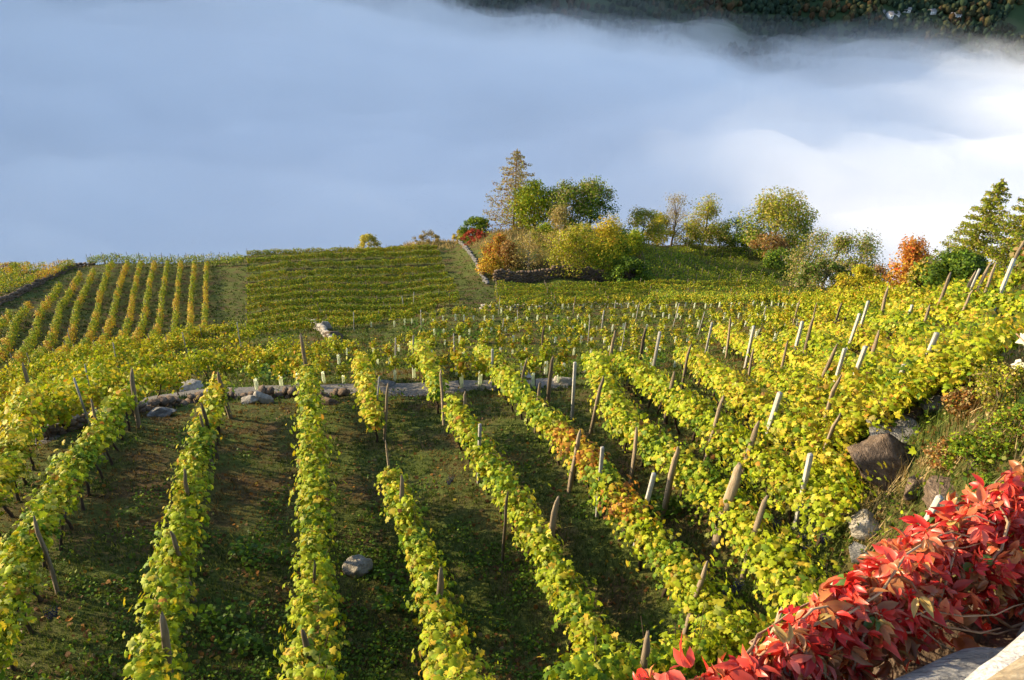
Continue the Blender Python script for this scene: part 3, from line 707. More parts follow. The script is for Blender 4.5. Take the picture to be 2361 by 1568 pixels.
TERR = [((1142, 655), (1500, 650), (1800, 656)), ((1142, 664), (1500, 660), (1830, 664)), ((1142, 674), (1500, 670), (1870, 673)), ((1145, 684), (1500, 681), (1900, 681)), ((1150, 696), (1350, 692), (1550, 688))]
for i, pl in enumerate(TERR):
    trellis(f'across the terrace under the dark knoll wall, {ORD[i]} from the wall', list(pl), .9, MIX_HEDGE, 170, .16, .3, 1.25, .22, 6.0, 'rows under the dark knoll wall', MIX_FARROW)
for i in range(10):
    v = 574 + i * 8
    trellis(f'on the shaded slope right of the knoll, {ORD[i]} from its top', [(1475 + i * 2, v), (1600, v - 2), (1692 + i * 11, v + 2)], .7, MIX_GREEN, 60, .18, .2, 1.2, .25, 3.5, 'rows on the shaded slope')
# ------------------------------------------------------------------ gravel tracks
GRAVEL = noise_mat('gravel', [(.09, .085, .08), (.17, .155, .14), (.25, .23, .20)], 9, .95, .9, 45, .03)
def track(pts, wd):
    XY, D, q = path_xy(pts, 0.0, .4)
    N = np.stack([-D[:, 1], D[:, 0]], 1); k = 7; o = np.linspace(-1, 1, k)
    wv = wd * (1 + .25 * fbm(q / 1.5, q * 0, 71, 2))
    P = XY[:, None] + N[:, None] * (o[None, :, None] * wv[:, None, None])
    Z = terr(P[..., 0], P[..., 1]) + .10 * (1 - o[None] ** 4) - .02 + .02 * fbm(P[..., 0] * 3, P[..., 1] * 3, 73, 3)
    V = np.concatenate([P, Z[..., None]], 2).reshape(-1, 3)
    tag(obj_np('path', V, grid_faces(k, len(XY)), GRAVEL, smooth=True), kind='structure')
TRACK = [(20, 1030), (120, 990), (215, 955), (330, 928), (430, 910), (540, 902), (650, 899), (800, 896), (1000, 893), (1180, 890), (1310, 882)]
track(TRACK, 1.25)
track([(1840, 752), (1930, 735), (2020, 718), (2110, 706)], .9)

# ------------------------------------------------------------------ rocks
def ico(sub):
    import bmesh
    bm = bmesh.new(); bmesh.ops.create_icosphere(bm, subdivisions=sub, radius=1)
    V = np.array([v.co[:] for v in bm.verts]); F = np.array([[v.index for v in f.verts] for f in bm.faces]); bm.free(); return V, F
ICO3 = ico(4); ICO2 = ico(2); ICO1 = ico(1)
def rock_verts(size, seed, facet=.35, base=ICO3, planes=15, lo=.34):
    V = base[0].copy(); r_ = np.random.default_rng(seed)
    for _ in range(planes):                      # flatten with random planes: angular broken stone
        n_ = unit(r_.normal(size=3)); t = r_.uniform(lo, .78 + (lo - .34) * .4); s = V @ n_
        V -= np.where(s > t, (s - t) * .97, 0)[:, None] * n_
    nn_ = fbm(V[:, 0] * 2.2 + seed, V[:, 1] * 2.2 + V[:, 2] * 1.7, seed, 4)
    return V * (1 + facet * .26 * nn_ + .05 * fbm(V[:, 0] * 7 + seed, V[:, 1] * 7 + V[:, 2] * 6, seed + 5, 3))[:, None] * np.array(size)
ROCK_GREY = noise_mat('grey_gneiss', [(.06, .06, .058), (.17, .165, .155), (.33, .31, .28)], 5, .9, 1.0, 22, .05, (1, 1, 3))
ROCK_BROWN = noise_mat('brown_schist', [(.05, .035, .025), (.15, .105, .07), (.27, .20, .14)], 5, .9, 1.0, 20, .06, (1, 1, 3.5))
ROCK_PALE = noise_mat('pale_granite', [(.13, .115, .095), (.33, .295, .24), (.48, .44, .36)], 6, .9, .9, 26, .04)
ROCKS = [ # u, v, width px, height ratio, tilt, material, label
 (827, 1308, 62, .8, 0, ROCK_PALE, 'round pale boulder lying on the grass between two vine rows'),
 (440, 893, 62, .55, .1, ROCK_PALE, 'pale rounded rock on the far edge of the gravel track'),
 (372, 950, 56, .5, 0, ROCK_GREY, 'grey stone on the near edge of the gravel track'),
 (574, 924, 38, .6, 0, ROCK_PALE, 'small pale stone on the track edge, left one of a pair'),
 (611, 922, 44, .7, .2, ROCK_PALE, 'small pale stone on the track edge, right one of a pair'),
 (895, 886, 56, .45, 0, ROCK_GREY, 'flat grey stone at the track beside the tall thin stake'),
 (1296, 880, 50, .5, .1, ROCK_PALE, 'flat pale stone at the right end of the gravel track'),
 (760, 925, 46, .5, 0, ROCK_BROWN, 'low brown stone at the top of the straight vine row'),
 (2040, 1088, 165, .62, .5, ROCK_BROWN, 'big tilted brown rock on the weedy bank'),
 (2065, 1010, 118, .5, .25, ROCK_GREY, 'blue grey slab resting above the big brown rock'),
 (2143, 943, 62, .8, .1, ROCK_GREY, 'grey stone highest on the weedy bank'),
 (2100, 968, 70, .6, .2, ROCK_BROWN, 'brown stone between the grey slab and the highest grey stone'),
 (2172, 1150, 122, .5, -.1, ROCK_BROWN, 'flat brown rock just above the red creeper'),
 (2110, 1130, 60, .6, 0, ROCK_BROWN, 'small brown rock wedged below the big tilted rock'),
 (1992, 1205, 78, .7, .2, ROCK_PALE, 'pale stone among the vine leaves below the big brown rock'),
 (1985, 1285, 60, .8, 0, ROCK_GREY, 'dark grey stone in the shade above the red creeper'),
 (752, 758, 40, .9, 0, ROCK_PALE, 'pale block of the broken wall below the hedge-like rows'),
 (770, 783, 42, .6, .2, ROCK_BROWN, 'brown block at the foot of the broken wall'),
 (1859, 798, 46, .6, .1, ROCK_GREY, 'grey stone behind a white post on the right slope'),
 (1768, 836, 44, .45, .3, ROCK_PALE, 'pale slab lying on bare ground of the right slope'),
 (1215, 866, 36, .5, 0, ROCK_PALE, 'small pale stone behind the gravel track in the centre'),
 (100, 1000, 40, .5, 0, ROCK_GREY, 'grey stone near the left end of the gravel track'),
]
for i, (u, v, wp, hr, ti, mt, lab) in enumerate(ROCKS):
    P = at(u, v + wp * .12, 0.0); d_ = np.linalg.norm(P); s = wp * d_ / FPX / 2 * (1.5 if u > 1950 else (1.05 if i == 0 else 1.3))
    me = mesh_np('rock', rock_verts((s, s * .75, s * hr * (.85 if u > 1950 else 1)), 200 + i, .5, ICO3, *((8, .72) if i == 0 else (15, .34))), ICO3[1], mt, None, False)
    o = add(bpy.data.objects.new('boulder' if i == 0 else 'rock', me)); o.location = (P[0], P[1], ground_at(P[0], P[1]) + s * hr * .45)
    o.rotation_euler = (ti * .4, ti, rng.uniform(-.4, .4)); tag(o, lab, 'rock')

# ------------------------------------------------------------------ dry stone walls
def stone_wall(pts, h, label, size=.34, mat=ROCK_BROWN):
    XY, D, q = path_xy(pts, 0.0, size); z0 = ground_at(*XY[0]); root = tag(empty('dry_stone_wall', (XY[0, 0], XY[0, 1], z0)), label, 'stone wall')
    m = MB(); core = MB(); pv = []
    rows = int(h / (size * .55))
    for i in range(len(XY)):
        g = ground_at(*XY[i]) - z0; a = math.atan2(D[i, 1], D[i, 0]); ca, sa = math.cos(a), math.sin(a)
        for r_ in range(rows):
            s = np.array([size * rng.uniform(.3, .75), .24 * rng.uniform(.7, 1.3), size * .31 * rng.uniform(.6, 1.35)])
            if r_ == rows - 1 and rng.random() < .35: continue
            V = ICO1[0] ** 1; V = np.sign(V) * np.abs(V) ** .6 * s * rng.uniform(.9, 1.1, V.shape)
            V = np.stack([V[:, 0] * ca - V[:, 1] * sa, V[:, 0] * sa + V[:, 1] * ca, V[:, 2]], 1)
            off = (.5 if r_ % 2 else 0) * size
            c = np.array([XY[i, 0] - XY[0, 0] + ca * off - sa * rng.normal(0, .03), XY[i, 1] - XY[0, 1] + sa * off + ca * rng.normal(0, .03), g + size * .2 + r_ * size * .55 + rng.normal(0, size * .1)])
            m.put(V + c, ICO1[1])
        pv.append((XY[i, 0] - XY[0, 0], XY[i, 1] - XY[0, 1], g + h * .4))
    m.build('stones', mat, root)['kind'] = 'stuff'
    return root
stone_wall([(1057, 553), (1080, 582), (1096, 605), (1108, 632), (1124, 655)], .85, 'sunlit rubble wall climbing beside the grassy path to the knoll', .4, ROCK_GREY)
stone_wall([(1140, 648), (1250, 646), (1360, 644), (1480, 642)], 1.9, 'dark shaded dry stone wall under the bushes of the knoll', .45)
stone_wall([(-40, 715), (56, 675), (134, 634), (190, 606), (218, 594)], .8, 'shaded dry stone wall below the upper left terrace', .42)
stone_wall([(722, 752), (745, 768), (765, 792)], .9, 'broken sunlit wall end below the square hedge-like rows', .35, ROCK_PALE)
stone_wall([(1110, 712), (1300, 704), (1500, 700)], .5, 'low stone edging in front of the terrace rows', .32, ROCK_PALE)
stone_wall([(95, 1012), (150, 998), (235, 968), (340, 944), (440, 928), (545, 918), (650, 914), (800, 911)], .42, 'low rough brown stone edging along the near side of the gravel track', .27, ROCK_BROWN)

# ------------------------------------------------------------------ trees and bushes
def tree(name, label, cat, u, vb, vt, wpx, mix, n=1800, leaf=.26, trunk=.0, shape='round', sparse=.0, group=None, lean=0.0, limbs=7, bark=None, dist=None, mixtop=None):
    P = at_near(u, vb) if dist is None else pt(u, vb, dist)
    if dist is not None: P[2] = ground_at(P[0], P[1])
    d_ = np.linalg.norm(P); H = (vb - vt) * d_ / FPX / .9; W = wpx * d_ / FPX / 2 * 1.32
    n = int(n * 2.6); leaf = leaf * 1.12
    root = tag(empty(name, P), label, cat, group)
    t0 = H * trunk
    nc = 40 if shape != 'low' else 38
    # clump centres
    cz = rng.uniform(0, 1, nc)
    if shape == 'round': rad = np.sqrt(np.clip(1 - (2 * cz - 1) ** 2, .02, 1)) * (.85 + .25 * (1 - cz))
    elif shape == 'tall': rad = np.clip(1.15 - cz, .15, 1) * np.clip(cz * 4 + .3, 0, 1)
    else: rad = np.sqrt(np.clip(1 - cz ** 2, .05, 1))
    an = rng.uniform(0, 2 * math.pi, nc); rr_ = rad * np.sqrt(rng.uniform(.1, 1, nc)) * .78
    ctr = np.stack([np.cos(an) * rr_ * W, np.sin(an) * rr_ * W, t0 + (.08 + .84 * cz) * (H - t0)], 1)
    k = rng.integers(0, nc, n); cr_ = rng.uniform(.55, 1.25, nc) * min(W, (H - t0) / 2) * .42
    g = rng.normal(size=(n, 3)); g = unit(g) * (rng.uniform(0, 1, (n, 1)) ** .45)
    Q = ctr[k] + g * cr_[k][:, None] * np.array([1.1, 1.1, .85])
    if shape == 'tall': Q[:, 2] -= rng.exponential(.04 * H, n)
    Q[:, 2] = np.maximum(Q[:, 2], .03 * H)
    Q[:, 0] += lean * Q[:, 2]
    keep = rng.random(n) > sparse * rng.random(nc)[k] * 1.4
    Q = Q[keep]; kk = k[keep]
    N = g[keep] + np.array([0, 0, .35]) + rng.normal(0, .5, Q.shape)
    C = colours(len(Q), mix) * rng.uniform(.75, 1.2, nc)[kk][:, None]
    if mixtop: C = np.where((Q[:, 2:3] > H * rng.uniform(.45, .8, (len(Q), 1))), colours(len(Q), mixtop), C)
    V, F, CC = leaf_cloud(Q, N, leaf * rng.uniform(.6, 1.3, len(Q)), C, 'quad', .3)
    fo = obj_np('crown', V, F, LEAF_TREE, root, CC); fo['kind'] = 'stuff'
    m = MB()
    r0 = max(.05, H * .022)
    zz = np.linspace(-.3, H * (.9 if limbs else .5), 7); wob = np.cumsum(rng.normal(0, H * .008, (7, 2)), 0)
    TP = np.stack([wob[:, 0] + lean * np.maximum(zz, 0), wob[:, 1], zz], 1)
    m.tube(TP, np.linspace(r0, r0 * .15, 7), 7)
    for i in rng.choice(nc, min(nc, limbs * 2), replace=False):
        c = ctr[i].copy(); c[0] += lean * c[2]; b = np.array([np.interp(max(.1 * H, c[2] - .35 * H * rng.uniform(.5, 1)), zz, TP[:, j]) for j in range(3)])
        md = (b + c) / 2 + np.array([0, 0, .04 * H]); m.tube([b, md, c], [r0 * .35, r0 * .22, r0 * .08], 5)
    tr_ = m.build('trunk', bark or BARK, root); 
    return root
G_KN = 'trees and bushes of the knoll'; G_R = 'trees along the slope right of the knoll'
M1 = {'deep': 3, 'green': 3, 'lime': .6}; M2 = {'lime': 3, 'green': 2.5, 'yellow': 1}; M3 = {'green': 3, 'lime': 1.5, 'deep': 1}; M4 = {'tan': 4, 'pale': 1, 'yellow': .5, 'brown': .5}
M5 = {'yellow': 4, 'lime': 1, 'orange': .4}; M6 = {'orange': 4, 'red': 1, 'yellow': 1.2}; M7 = {'red': 3, 'brown': 1.5}; M8 = {'brown': 3, 'tan': 2, 'orange': .8, 'green': .6}; M9 = {'green': 2, 'tan': 1.5, 'lime': 1.2}
M10 = {'lime': 2, 'tan': 2, 'yellow': 1.2, 'green': 1}
B, TR = 'bush', 'tree'
tree('shrub', 'low dark green shrub left of the tall larch on the knoll', B, 1098, 526, 480, 72, M1, 1500, .24, 0, 'low', mixtop=M3)
tree('shrub', 'low yellow shrub at the left end of the knoll top', B, 1066, 528, 500, 44, M5, 700, .2, 0, 'low')
tree('shrub', 'pale straw coloured shrub at the foot of the tall larch', B, 1205, 530, 503, 50, {'tan': 2, 'pale': 2, 'yellow': 1}, 600, .2, 0, 'low')
tree('broadleaf_tree', 'yellow green tree next to the tall larch on the knoll', TR, 1232, 535, 420, 100, M2, 3000, .26, .05, 'round')
tree('broadleaf_tree', 'olive tree in the middle of the knoll top group', TR, 1302, 535, 426, 95, M9, 2600, .26, .15, 'round', .3)
tree('broadleaf_tree', 'dark green tree at the right end of the knoll top group', TR, 1358, 536, 424, 95, M1, 2600, .26, .15, 'round', .3, mixtop=M9)
tree('birch_tree', 'pale leafless looking birch in front of the knoll trees', TR, 1285, 600, 474, 74, M4, 1900, .16, .05, 'tall', .35, bark=BARK_PALE)
tree('shrub', 'twiggy tan shrub hanging over the dark wall', B, 1218, 622, 528, 84, M4, 1500, .15, 0, 'low', .35, bark=BARK_PALE)
tree('shrub', 'yellow green shrub below the pale birch', B, 1308, 628, 532, 86, {'lime': 3, 'yellow': 2, 'tan': 1}, 1900, .2, 0, 'low')
tree('shrub', 'green and yellow shrub at the right end of the dark wall', B, 1388, 632, 512, 96, M2, 2300, .22, 0, 'low', mixtop=M5)
tree('shrub', 'dark green shrub behind the right end of the dark wall', B, 1415, 600, 530, 70, M3, 1500, .22, 0, 'low')
tree('shrub', 'low red shrub on the grassy shoulder of the knoll', B, 1096, 556, 533, 80, M7, 1200, .16, 0, 'low')
tree('shrub', 'golden and rust red shrub at the top of the rubble wall', B, 1148, 602, 545, 68, {'orange': 2, 'yellow': 2, 'brown': 1, 'red': .7}, 1300, .2, 0, 'low')
tree('shrub', 'golden shrub hanging over the corner of both knoll walls', B, 1132, 636, 588, 60, {'yellow': 3, 'orange': 2}, 1000, .2, 0, 'low')
tree('shrub', 'rusty brown shrub behind the golden wall corner shrub', B, 1172, 615, 560, 56, M8, 1000, .18, 0, 'low')
tree('shrub', 'lone pale yellow shrub on the ridge left of the knoll', B, 850, 564, 530, 52, {'yellow': 2, 'pale': 3}, 900, .2, 0, 'low')
tree('shrub', 'straw coloured bush at the left foot of the knoll', B, 985, 560, 538, 76, {'tan': 3, 'pale': 1, 'brown': .5}, 1100, .15, 0, 'low')
tree('shrub', 'dark bramble at the foot of the shaded slope', B, 1450, 655, 600, 110, M1, 2200, .2, 0, 'low')
tree('broadleaf_tree', 'low loose yellow green tree leftmost right of the knoll', TR, 1478, 566, 488, 92, M10, 2200, .22, .1, 'round', .3)
tree('broadleaf_tree', 'round yellow tree between loose tree and bare pale tree', TR, 1515, 566, 500, 70, {'yellow': 2, 'lime': 2, 'tan': 1}, 1600, .22, .05, 'round')
tree('broadleaf_tree', 'thin half bare pale tree on the skyline', TR, 1548, 562, 450, 74, M4, 1300, .18, .2, 'round', .5)
tree('broadleaf_tree', 'tall golden green tree on the skyline right of the bare tree', TR, 1618, 566, 456, 82, M10, 2400, .24, .15, 'tall', .25)
tree('broadleaf_tree', 'dark low tree between golden tree and wide oak', TR, 1692, 575, 508, 76, M1, 1700, .22, .1, 'round', .2)
tree('oak_tree', 'wide oak with thick green and bronze crown', TR, 1778, 598, 456, 150, M9, 5200, .28, .05, 'round', .1, mixtop=M10)
tree('broadleaf_tree', 'bronze brown small tree in front of the wide oak', TR, 1768, 612, 545, 84, M8, 1900, .22, .1, 'round')
tree('broadleaf_tree', 'dark green tree below the bronze tree', TR, 1790, 640, 580, 80, M1, 1600, .22, .05, 'low')
tree('birch_tree', 'leaning birch nearest to the wide oak', TR, 1836, 660, 536, 84, {'tan': 3, 'green': 2, 'lime': 1}, 2300, .19, .1, 'tall', .25, lean=.18, bark=BARK_PALE)
tree('birch_tree', 'leaning birch in the middle of the three birches', TR, 1890, 668, 542, 78, {'tan': 3, 'green': 2, 'lime': 1}, 2100, .19, .1, 'tall', .25, lean=.18, bark=BARK_PALE)
tree('birch_tree', 'leaning birch on the right of the three birches', TR, 1945, 668, 546, 100, {'tan': 2.4, 'green': 2.4, 'lime': 1}, 2600, .19, .1, 'tall', .25, lean=.16, bark=BARK_PALE)
tree('shrub', 'dim olive thicket at the foot of the birches', B, 1895, 672, 615, 150, {'tan': 1.5, 'green': 2, 'deep': 1.5}, 2600, .2, 0, 'low')
tree('shrub', 'small brown thicket between birches and orange tree', B, 2010, 672, 612, 70, M8, 1200, .18, 0, 'low')
tree('shrub', 'bright yellow shrub left of the orange tree', B, 1978, 688, 622, 96, {'yellow': 3, 'lime': 2}, 2000, .17, 0, 'low')
tree('shrub', 'low yellow shrub at the foot of the bright yellow one', B, 1940, 690, 652, 60, M5, 900, .16, 0, 'low')
tree('maple_tree', 'flaming orange small tree beyond the right slope', TR, 2072, 690, 566, 88, {'orange': 4, 'yellow': 2, 'red': .3}, 3600, .12, .12, 'tall', .1, mixtop={'orange': 4, 'red': .9, 'yellow': .6})
tree('broadleaf_tree', 'grey green small tree right of the orange tree', TR, 2120, 688, 608, 56, {'green': 2, 'yellow': 1, 'tan': 1}, 1300, .16, .1, 'round', .2)
tree('shrub', 'dark spruce green thicket under the leaning larches', B, 2195, 690, 600, 120, M1, 4500, .10, 0, 'low')
tree('broadleaf_tree', 'brown green tree cut by the right picture edge', TR, 2358, 670, 535, 70, {'green': 2, 'tan': 1, 'brown': 1}, 1600, .17, .1, 'round', .2)

for u, vb, vt, wp, mx_, lab in [(1455, 585, 530, 70, M2, 'yellow green bush at the left end of the skyline thicket'), (1578, 574, 520, 70, M10, 'olive bush under the bare pale tree'), (1655, 578, 518, 66, M9, 'olive bush between golden tree and dark low tree'),
        (1728, 590, 530, 70, M3, 'dark green bush left of the wide oak trunk'), (1820, 610, 540, 60, M3, 'dark green bush right of the wide oak trunk'), (1340, 575, 520, 90, M10, 'olive bush in front of the dark knoll tree'), (1255, 570, 520, 70, M2, 'green bush under the yellow green knoll tree')]:
    tree('shrub', lab, B, u, vb, vt, wp, mx_, 1300, .2, 0, 'low')
for u, vb, vt, wp, mx_, lab in [(2235, 1085, 1010, 120, {'green': 3, 'lime': 1.5, 'brown': .5}, 'leafy green weed bush right of the big brown rock'), (2170, 1075, 1020, 70, M8, 'reddish brown weed clump beside the big brown rock'),
        (2300, 930, 850, 110, M10, 'dry yellow green bush high on the bank'), (2215, 960, 905, 80, M8, 'dry brown bush above the grey slab on the bank'), (2330, 1020, 950, 110, {'green': 2, 'lime': 1, 'brown': 1}, 'scrubby bush at the right edge below the pale plant'),
        (2250, 860, 800, 90, {'lime': 2, 'tan': 1.5, 'green': 1}, 'pale green herb clump at the top of the bank'), (1985, 1030, 985, 70, M2, 'green weed bush left of the grey slab')]:
    P = at(u, vb); tree('weed_bush', lab, B, u, vb, vt, wp, mx_, 1100, .0028 * np.linalg.norm(P), 0, 'low', .2)

def conifer(name, label, u, vb, vt, wpx, mix, lean=0.0, dist=None, dens=1.0, seedless=.0):
    P = at_near(u, vb) if dist is None else pt(u, vb, dist)
    d_ = np.linalg.norm(P); 
    if dist is not None: P[2] = ground_at(P[0], P[1])
    H = (vb - vt) * d_ / FPX / .9; W = wpx * d_ / FPX / 2 * 1.35
    root = tag(empty(name, P), label, 'tree')
    m = MB(); zz = np.linspace(-.3, H, 6); m.tube(np.stack([lean * np.maximum(zz, 0), 0 * zz, zz], 1), np.linspace(H * .016, .015, 6), 7)
    m.build('trunk', BARK, root)
    br = MB(); Pn, Nn, Sn = [], [], []
    nb = 96
    for i in range(nb):
        t = .08 + .91 * (i / nb) ** .9; z = t * H; L_ = W * (1 - t) ** .68 * rng.uniform(.7, 1.15) + .1; a = i * 2.39996 + rng.normal(0, .2)
        q = np.linspace(0, 1, 6); zc = z + L_ * (-.42 * q + .34 * q ** 2.2) * (1 - .4 * t)
        C = np.stack([lean * z + np.cos(a) * L_ * q, np.sin(a) * L_ * q, zc], 1)
        br.tube(C, np.linspace(.035, .008, 6), 4, None, False)
        n_ = int(95 * dens * L_ / W * 1.3) + 14
        tt = rng.uniform(.12, 1, n_)
        for j in range(3): pass
        base = np.stack([np.interp(tt, q, C[:, j]) for j in range(3)], 1)
        sd = rng.normal(0, .11 * L_, (n_, 1)) * np.array([[-math.sin(a), math.cos(a), 0]]); base = base + sd + np.array([0, 0, -1]) * rng.exponential(.10, (n_, 1))
        Pn.append(base); Nn.append(rng.normal(0, .6, (n_, 3)) + np.array([0, 0, .5]))
    br.build('branches', BARK, root)['kind'] = 'stuff'
    Pn = np.concatenate(Pn); Nn = np.concatenate(Nn); n = len(Pn)
    V, F, CC = leaf_cloud(Pn, Nn, (.27 if d_ > 100 and lean < .05 else .15) * rng.uniform(.6, 1.3, n), colours(n, mix), 'quad', .8)
    fo = obj_np('crown', V, F, LEAF_TREE, root, CC); fo['kind'] = 'stuff'
conifer('larch_tree', 'tall thin golden larch standing alone on the knoll', 1183, 522, 350, 140, {'tan': 3, 'pale': .6, 'brown': 1.2, 'lime': .5}, .02, None, .62)
conifer('larch_tree', 'green leaning larch beyond the right slope, nearer the orange tree', 2185, 700, 466, 125, {'lime': 3, 'green': 1.2, 'tan': 1.4, 'yellow': .6}, .07, 78, 3.2)
conifer('larch_tree', 'green leaning larch at the right picture edge', 2275, 700, 470, 125, {'green': 1.5, 'lime': 2.5, 'tan': 1.4, 'yellow': .5}, .07, 76, 3.2)

# ------------------------------------------------------------------ forest and houses on the far side
n = 7500; X = rng.uniform(-800, 1000, n); Y = rng.uniform(1090, 1330, n); Z = far_z(X, Y)
clear = vnoise(X / 90, Y / 60, 91) > .90
X, Y, Z = X[~clear], Y[~clear], Z[~clear]; n = len(X)
base = ICO1[0]; nv = len(base)
s = rng.uniform(2.6, 5.2, n); h = s * rng.uniform(1.0, 1.9, n)
V = base[None] * np.stack([s, s, h], 1)[:, None] * rng.uniform(.72, 1.2, (n, nv, 1)) + np.stack([X, Y, Z + h * .7], 1)[:, None]
F = (ICO1[1][None] + (np.arange(n) * nv)[:, None, None]).reshape(-1, 3)
fc = np.array([(.020, .036, .022), (.026, .042, .022), (.038, .048, .022), (.052, .050, .022), (.065, .042, .02)])
pz = np.clip(vnoise(X / 70, Y / 50, 93) * 1.6 - .45 + rng.normal(0, .25, n), 0, .99)
C = fc[np.minimum((pz * 5).astype(int), 4)] * rng.uniform(.7, 1.4, (n, 1))
CC = (C[:, None] * rng.uniform(.6, 1.3, (n, nv, 1))).reshape(-1, 3)
FOREST_M = leaf_mat('far_forest', .1, .8, .3, .4, (1, 1, .7), .05)
tag(obj_np('forest', V.reshape(-1, 3), F, FOREST_M, None, CC), kind='stuff')
def far_point(u, v):
    d = ray(u, v); t = np.linspace(900, 1800, 1800); P = d * t[:, None]; k = np.argmax(P[:, 2] < far_z(P[:, 0], P[:, 1])); return P[k]
PLASTER = noise_mat('white_plaster', [(.62, .62, .6), (.76, .76, .74)], 1, .8, 0)
ROOF = noise_mat('slate_roof', [(.16, .15, .15), (.24, .22, .21)], 1, .8, 0); GLASS = noise_mat('dark_window', [(.02, .025, .03), (.05, .055, .06)], 1, .2, 0)
def house(u, v, wpx, lab, rz):
    P = far_point(u, v); s = .78 * wpx * np.linalg.norm(P) / FPX; root = tag(empty('house', P - np.array([0, 0, .5]), rz), lab, 'house', 'houses on the far hillside')
    def box(m, c, q):
        V = np.array([(x, y, z) for x in (-1, 1) for y in (-1, 1) for z in (-1, 1)]) * np.array(q) + np.array(c)
        m.put(V, [(0, 1, 3), (0, 3, 2), (4, 6, 7), (4, 7, 5), (0, 4, 5), (0, 5, 1), (2, 3, 7), (2, 7, 6), (0, 2, 6), (0, 6, 4), (1, 5, 7), (1, 7, 3)])
    hgt = s * .42
    m = MB(); box(m, (0, 0, hgt / 2), (s / 2, s * .38, hgt / 2))
    a, b, r_ = s / 2, s * .38, hgt * 1.55
    m.put([(-a, -b, hgt), (-a, b, hgt), (-a, 0, r_), (a, -b, hgt), (a, b, hgt), (a, 0, r_)], [(0, 2, 1), (3, 4, 5)]); m.build('wall', PLASTER, root)
    m = MB(); e = .08 * s
    for sg in (-1, 1):
        m.put([(-a - e, sg * (b + e), hgt - .3), (a + e, sg * (b + e), hgt - .3), (a + e, 0, r_ + .15), (-a - e, 0, r_ + .15), (-a - e, sg * (b + e), hgt), (a + e, sg * (b + e), hgt), (a + e, 0, r_ + .5), (-a - e, 0, r_ + .5)],
              [(0, 1, 2), (0, 2, 3), (4, 6, 5), (4, 7, 6), (0, 4, 5), (0, 5, 1), (0, 3, 7), (0, 7, 4), (1, 5, 6), (1, 6, 2)])
    m.build('roof', ROOF, root)
    for x in (-.5, 0, .5):
        m = MB(); box(m, (x * a * 1.2, -b - .05, hgt * .55), (s * .06, .08, hgt * .17)); m.build('window', GLASS, root)
house(2056, 42, 26, 'pale grey house lowest left on the far hillside', .2); house(2089, 28, 18, 'small white house second from the left far above the fog', -.3)
house(2147, 32, 18, 'small white house third from the left far above the fog', .5); house(2201, 42, 20, 'bright white house rightmost on the far hillside', .1); house(2033, 30, 12, 'tiny white house leftmost far above the fog', .1)
# ------------------------------------------------------------------ undergrowth
GRASS = leaf_mat('grass_blade', .3, .7, .3, 3.0, (1, .95, .6), .1)
def tufts(name, X, Y, col, hgt, wd, blades=3, sink=.02):
    n = len(X); Z = terr(X, Y) - sink + .05 * fbm(X * 3.1, Y * 3.1, 21, 3) * np.clip(30 / np.maximum(np.hypot(X, Y), 1), .3, 1)
    B0 = np.repeat(np.stack([X, Y, Z], 1), blades, 0); m_ = len(B0)
    a = rng.uniform(0, 2 * math.pi, m_); hh = np.repeat(hgt, blades) * rng.uniform(.6, 1.3, m_); ww = np.repeat(wd, blades)
    B0[:, :2] += rng.normal(0, 1, (m_, 2)) * np.repeat(hgt, blades)[:, None] * .35
    side = np.stack([np.cos(a), np.sin(a), 0 * a], 1) * ww[:, None]; tip = np.stack([np.cos(a + 1.6), np.sin(a + 1.6), 0 * a], 1) * (hh * rng.uniform(.1, .8, m_))[:, None] + np.array([0, 0, 1.0]) * hh[:, None]
    V = np.stack([B0 - side, B0 + side, B0 + tip], 1).reshape(-1, 3)
    C = np.repeat(np.repeat(col, blades, 0) * rng.uniform(.7, 1.3, (m_, 1)), 3, 0)
    tag(obj_np(name, V, np.arange(m_ * 3).reshape(-1, 3), GRASS, None, C), kind='stuff')
def scatter(n, r0, r1, a0=-50, a1=54):
    r = np.exp(rng.uniform(math.log(r0), math.log(r1), n)); a = np.radians(rng.uniform(a0, a1, n)); X, Y = r * np.sin(a), r * np.cos(a)
    u, v = px(np.stack([X, Y, terr(X, Y)], 1)); return X, Y, r, u, v
X, Y, r, u, v = scatter(130000, 7, 160)
pa = fbm(X / 1.7, Y / 1.7, 101, 4); pb = fbm(X / .8, Y / .8, 103, 3)
dry = np.array([(.18, .11, .035), (.13, .085, .03), (.20, .15, .05)]); grn = np.array([(.07, .11, .02), (.11, .15, .025), (.05, .085, .02), (.16, .18, .04)]); tanc = np.array([(.42, .32, .15), (.33, .24, .11)])
low = v > 1230
green = (pa + .35 * pb + np.where(low, .32, .12) + np.where((u < 700) & (v > 930) & (v < 1230), -.42, 0)) > 0
col = np.where(green[:, None], grn[rng.integers(0, 4, len(X))], dry[rng.integers(0, 3, len(X))])
bank = (u > 1960 + (1200 - v) * .45) & (v > 760) & (v < 1300)
lawn = ((u > 486) & (u < 570) & (v > 585) & (v < 775)) | ((u > 1010) & (u < 1145) & (v > 560) & (v < 700)) | ((v > 585) & (v < 830) & (u < 490) & (pb > .0))
green |= lawn; col = np.where(lawn[:, None], grn[rng.integers(0, 3, len(X))], col)
knoll = (v < 600) & (u > 930) & (u < 1420)
isTan = (knoll & (v < 575)) | (bank & (v < 880) & (pa > -.1)) | (bank & (pb > .25))
col = np.where(isTan[:, None], tanc[rng.integers(0, 2, len(X))], col)
on_track = np.zeros(len(X), bool)
TX, _, _ = path_xy(TRACK, 0, .6)
for t in TX: on_track |= (X - t[0]) ** 2 + (Y - t[1]) ** 2 < .62
T2, _, _ = path_xy([(1840, 752), (1930, 735), (2020, 718), (2110, 706)], 0, .6)
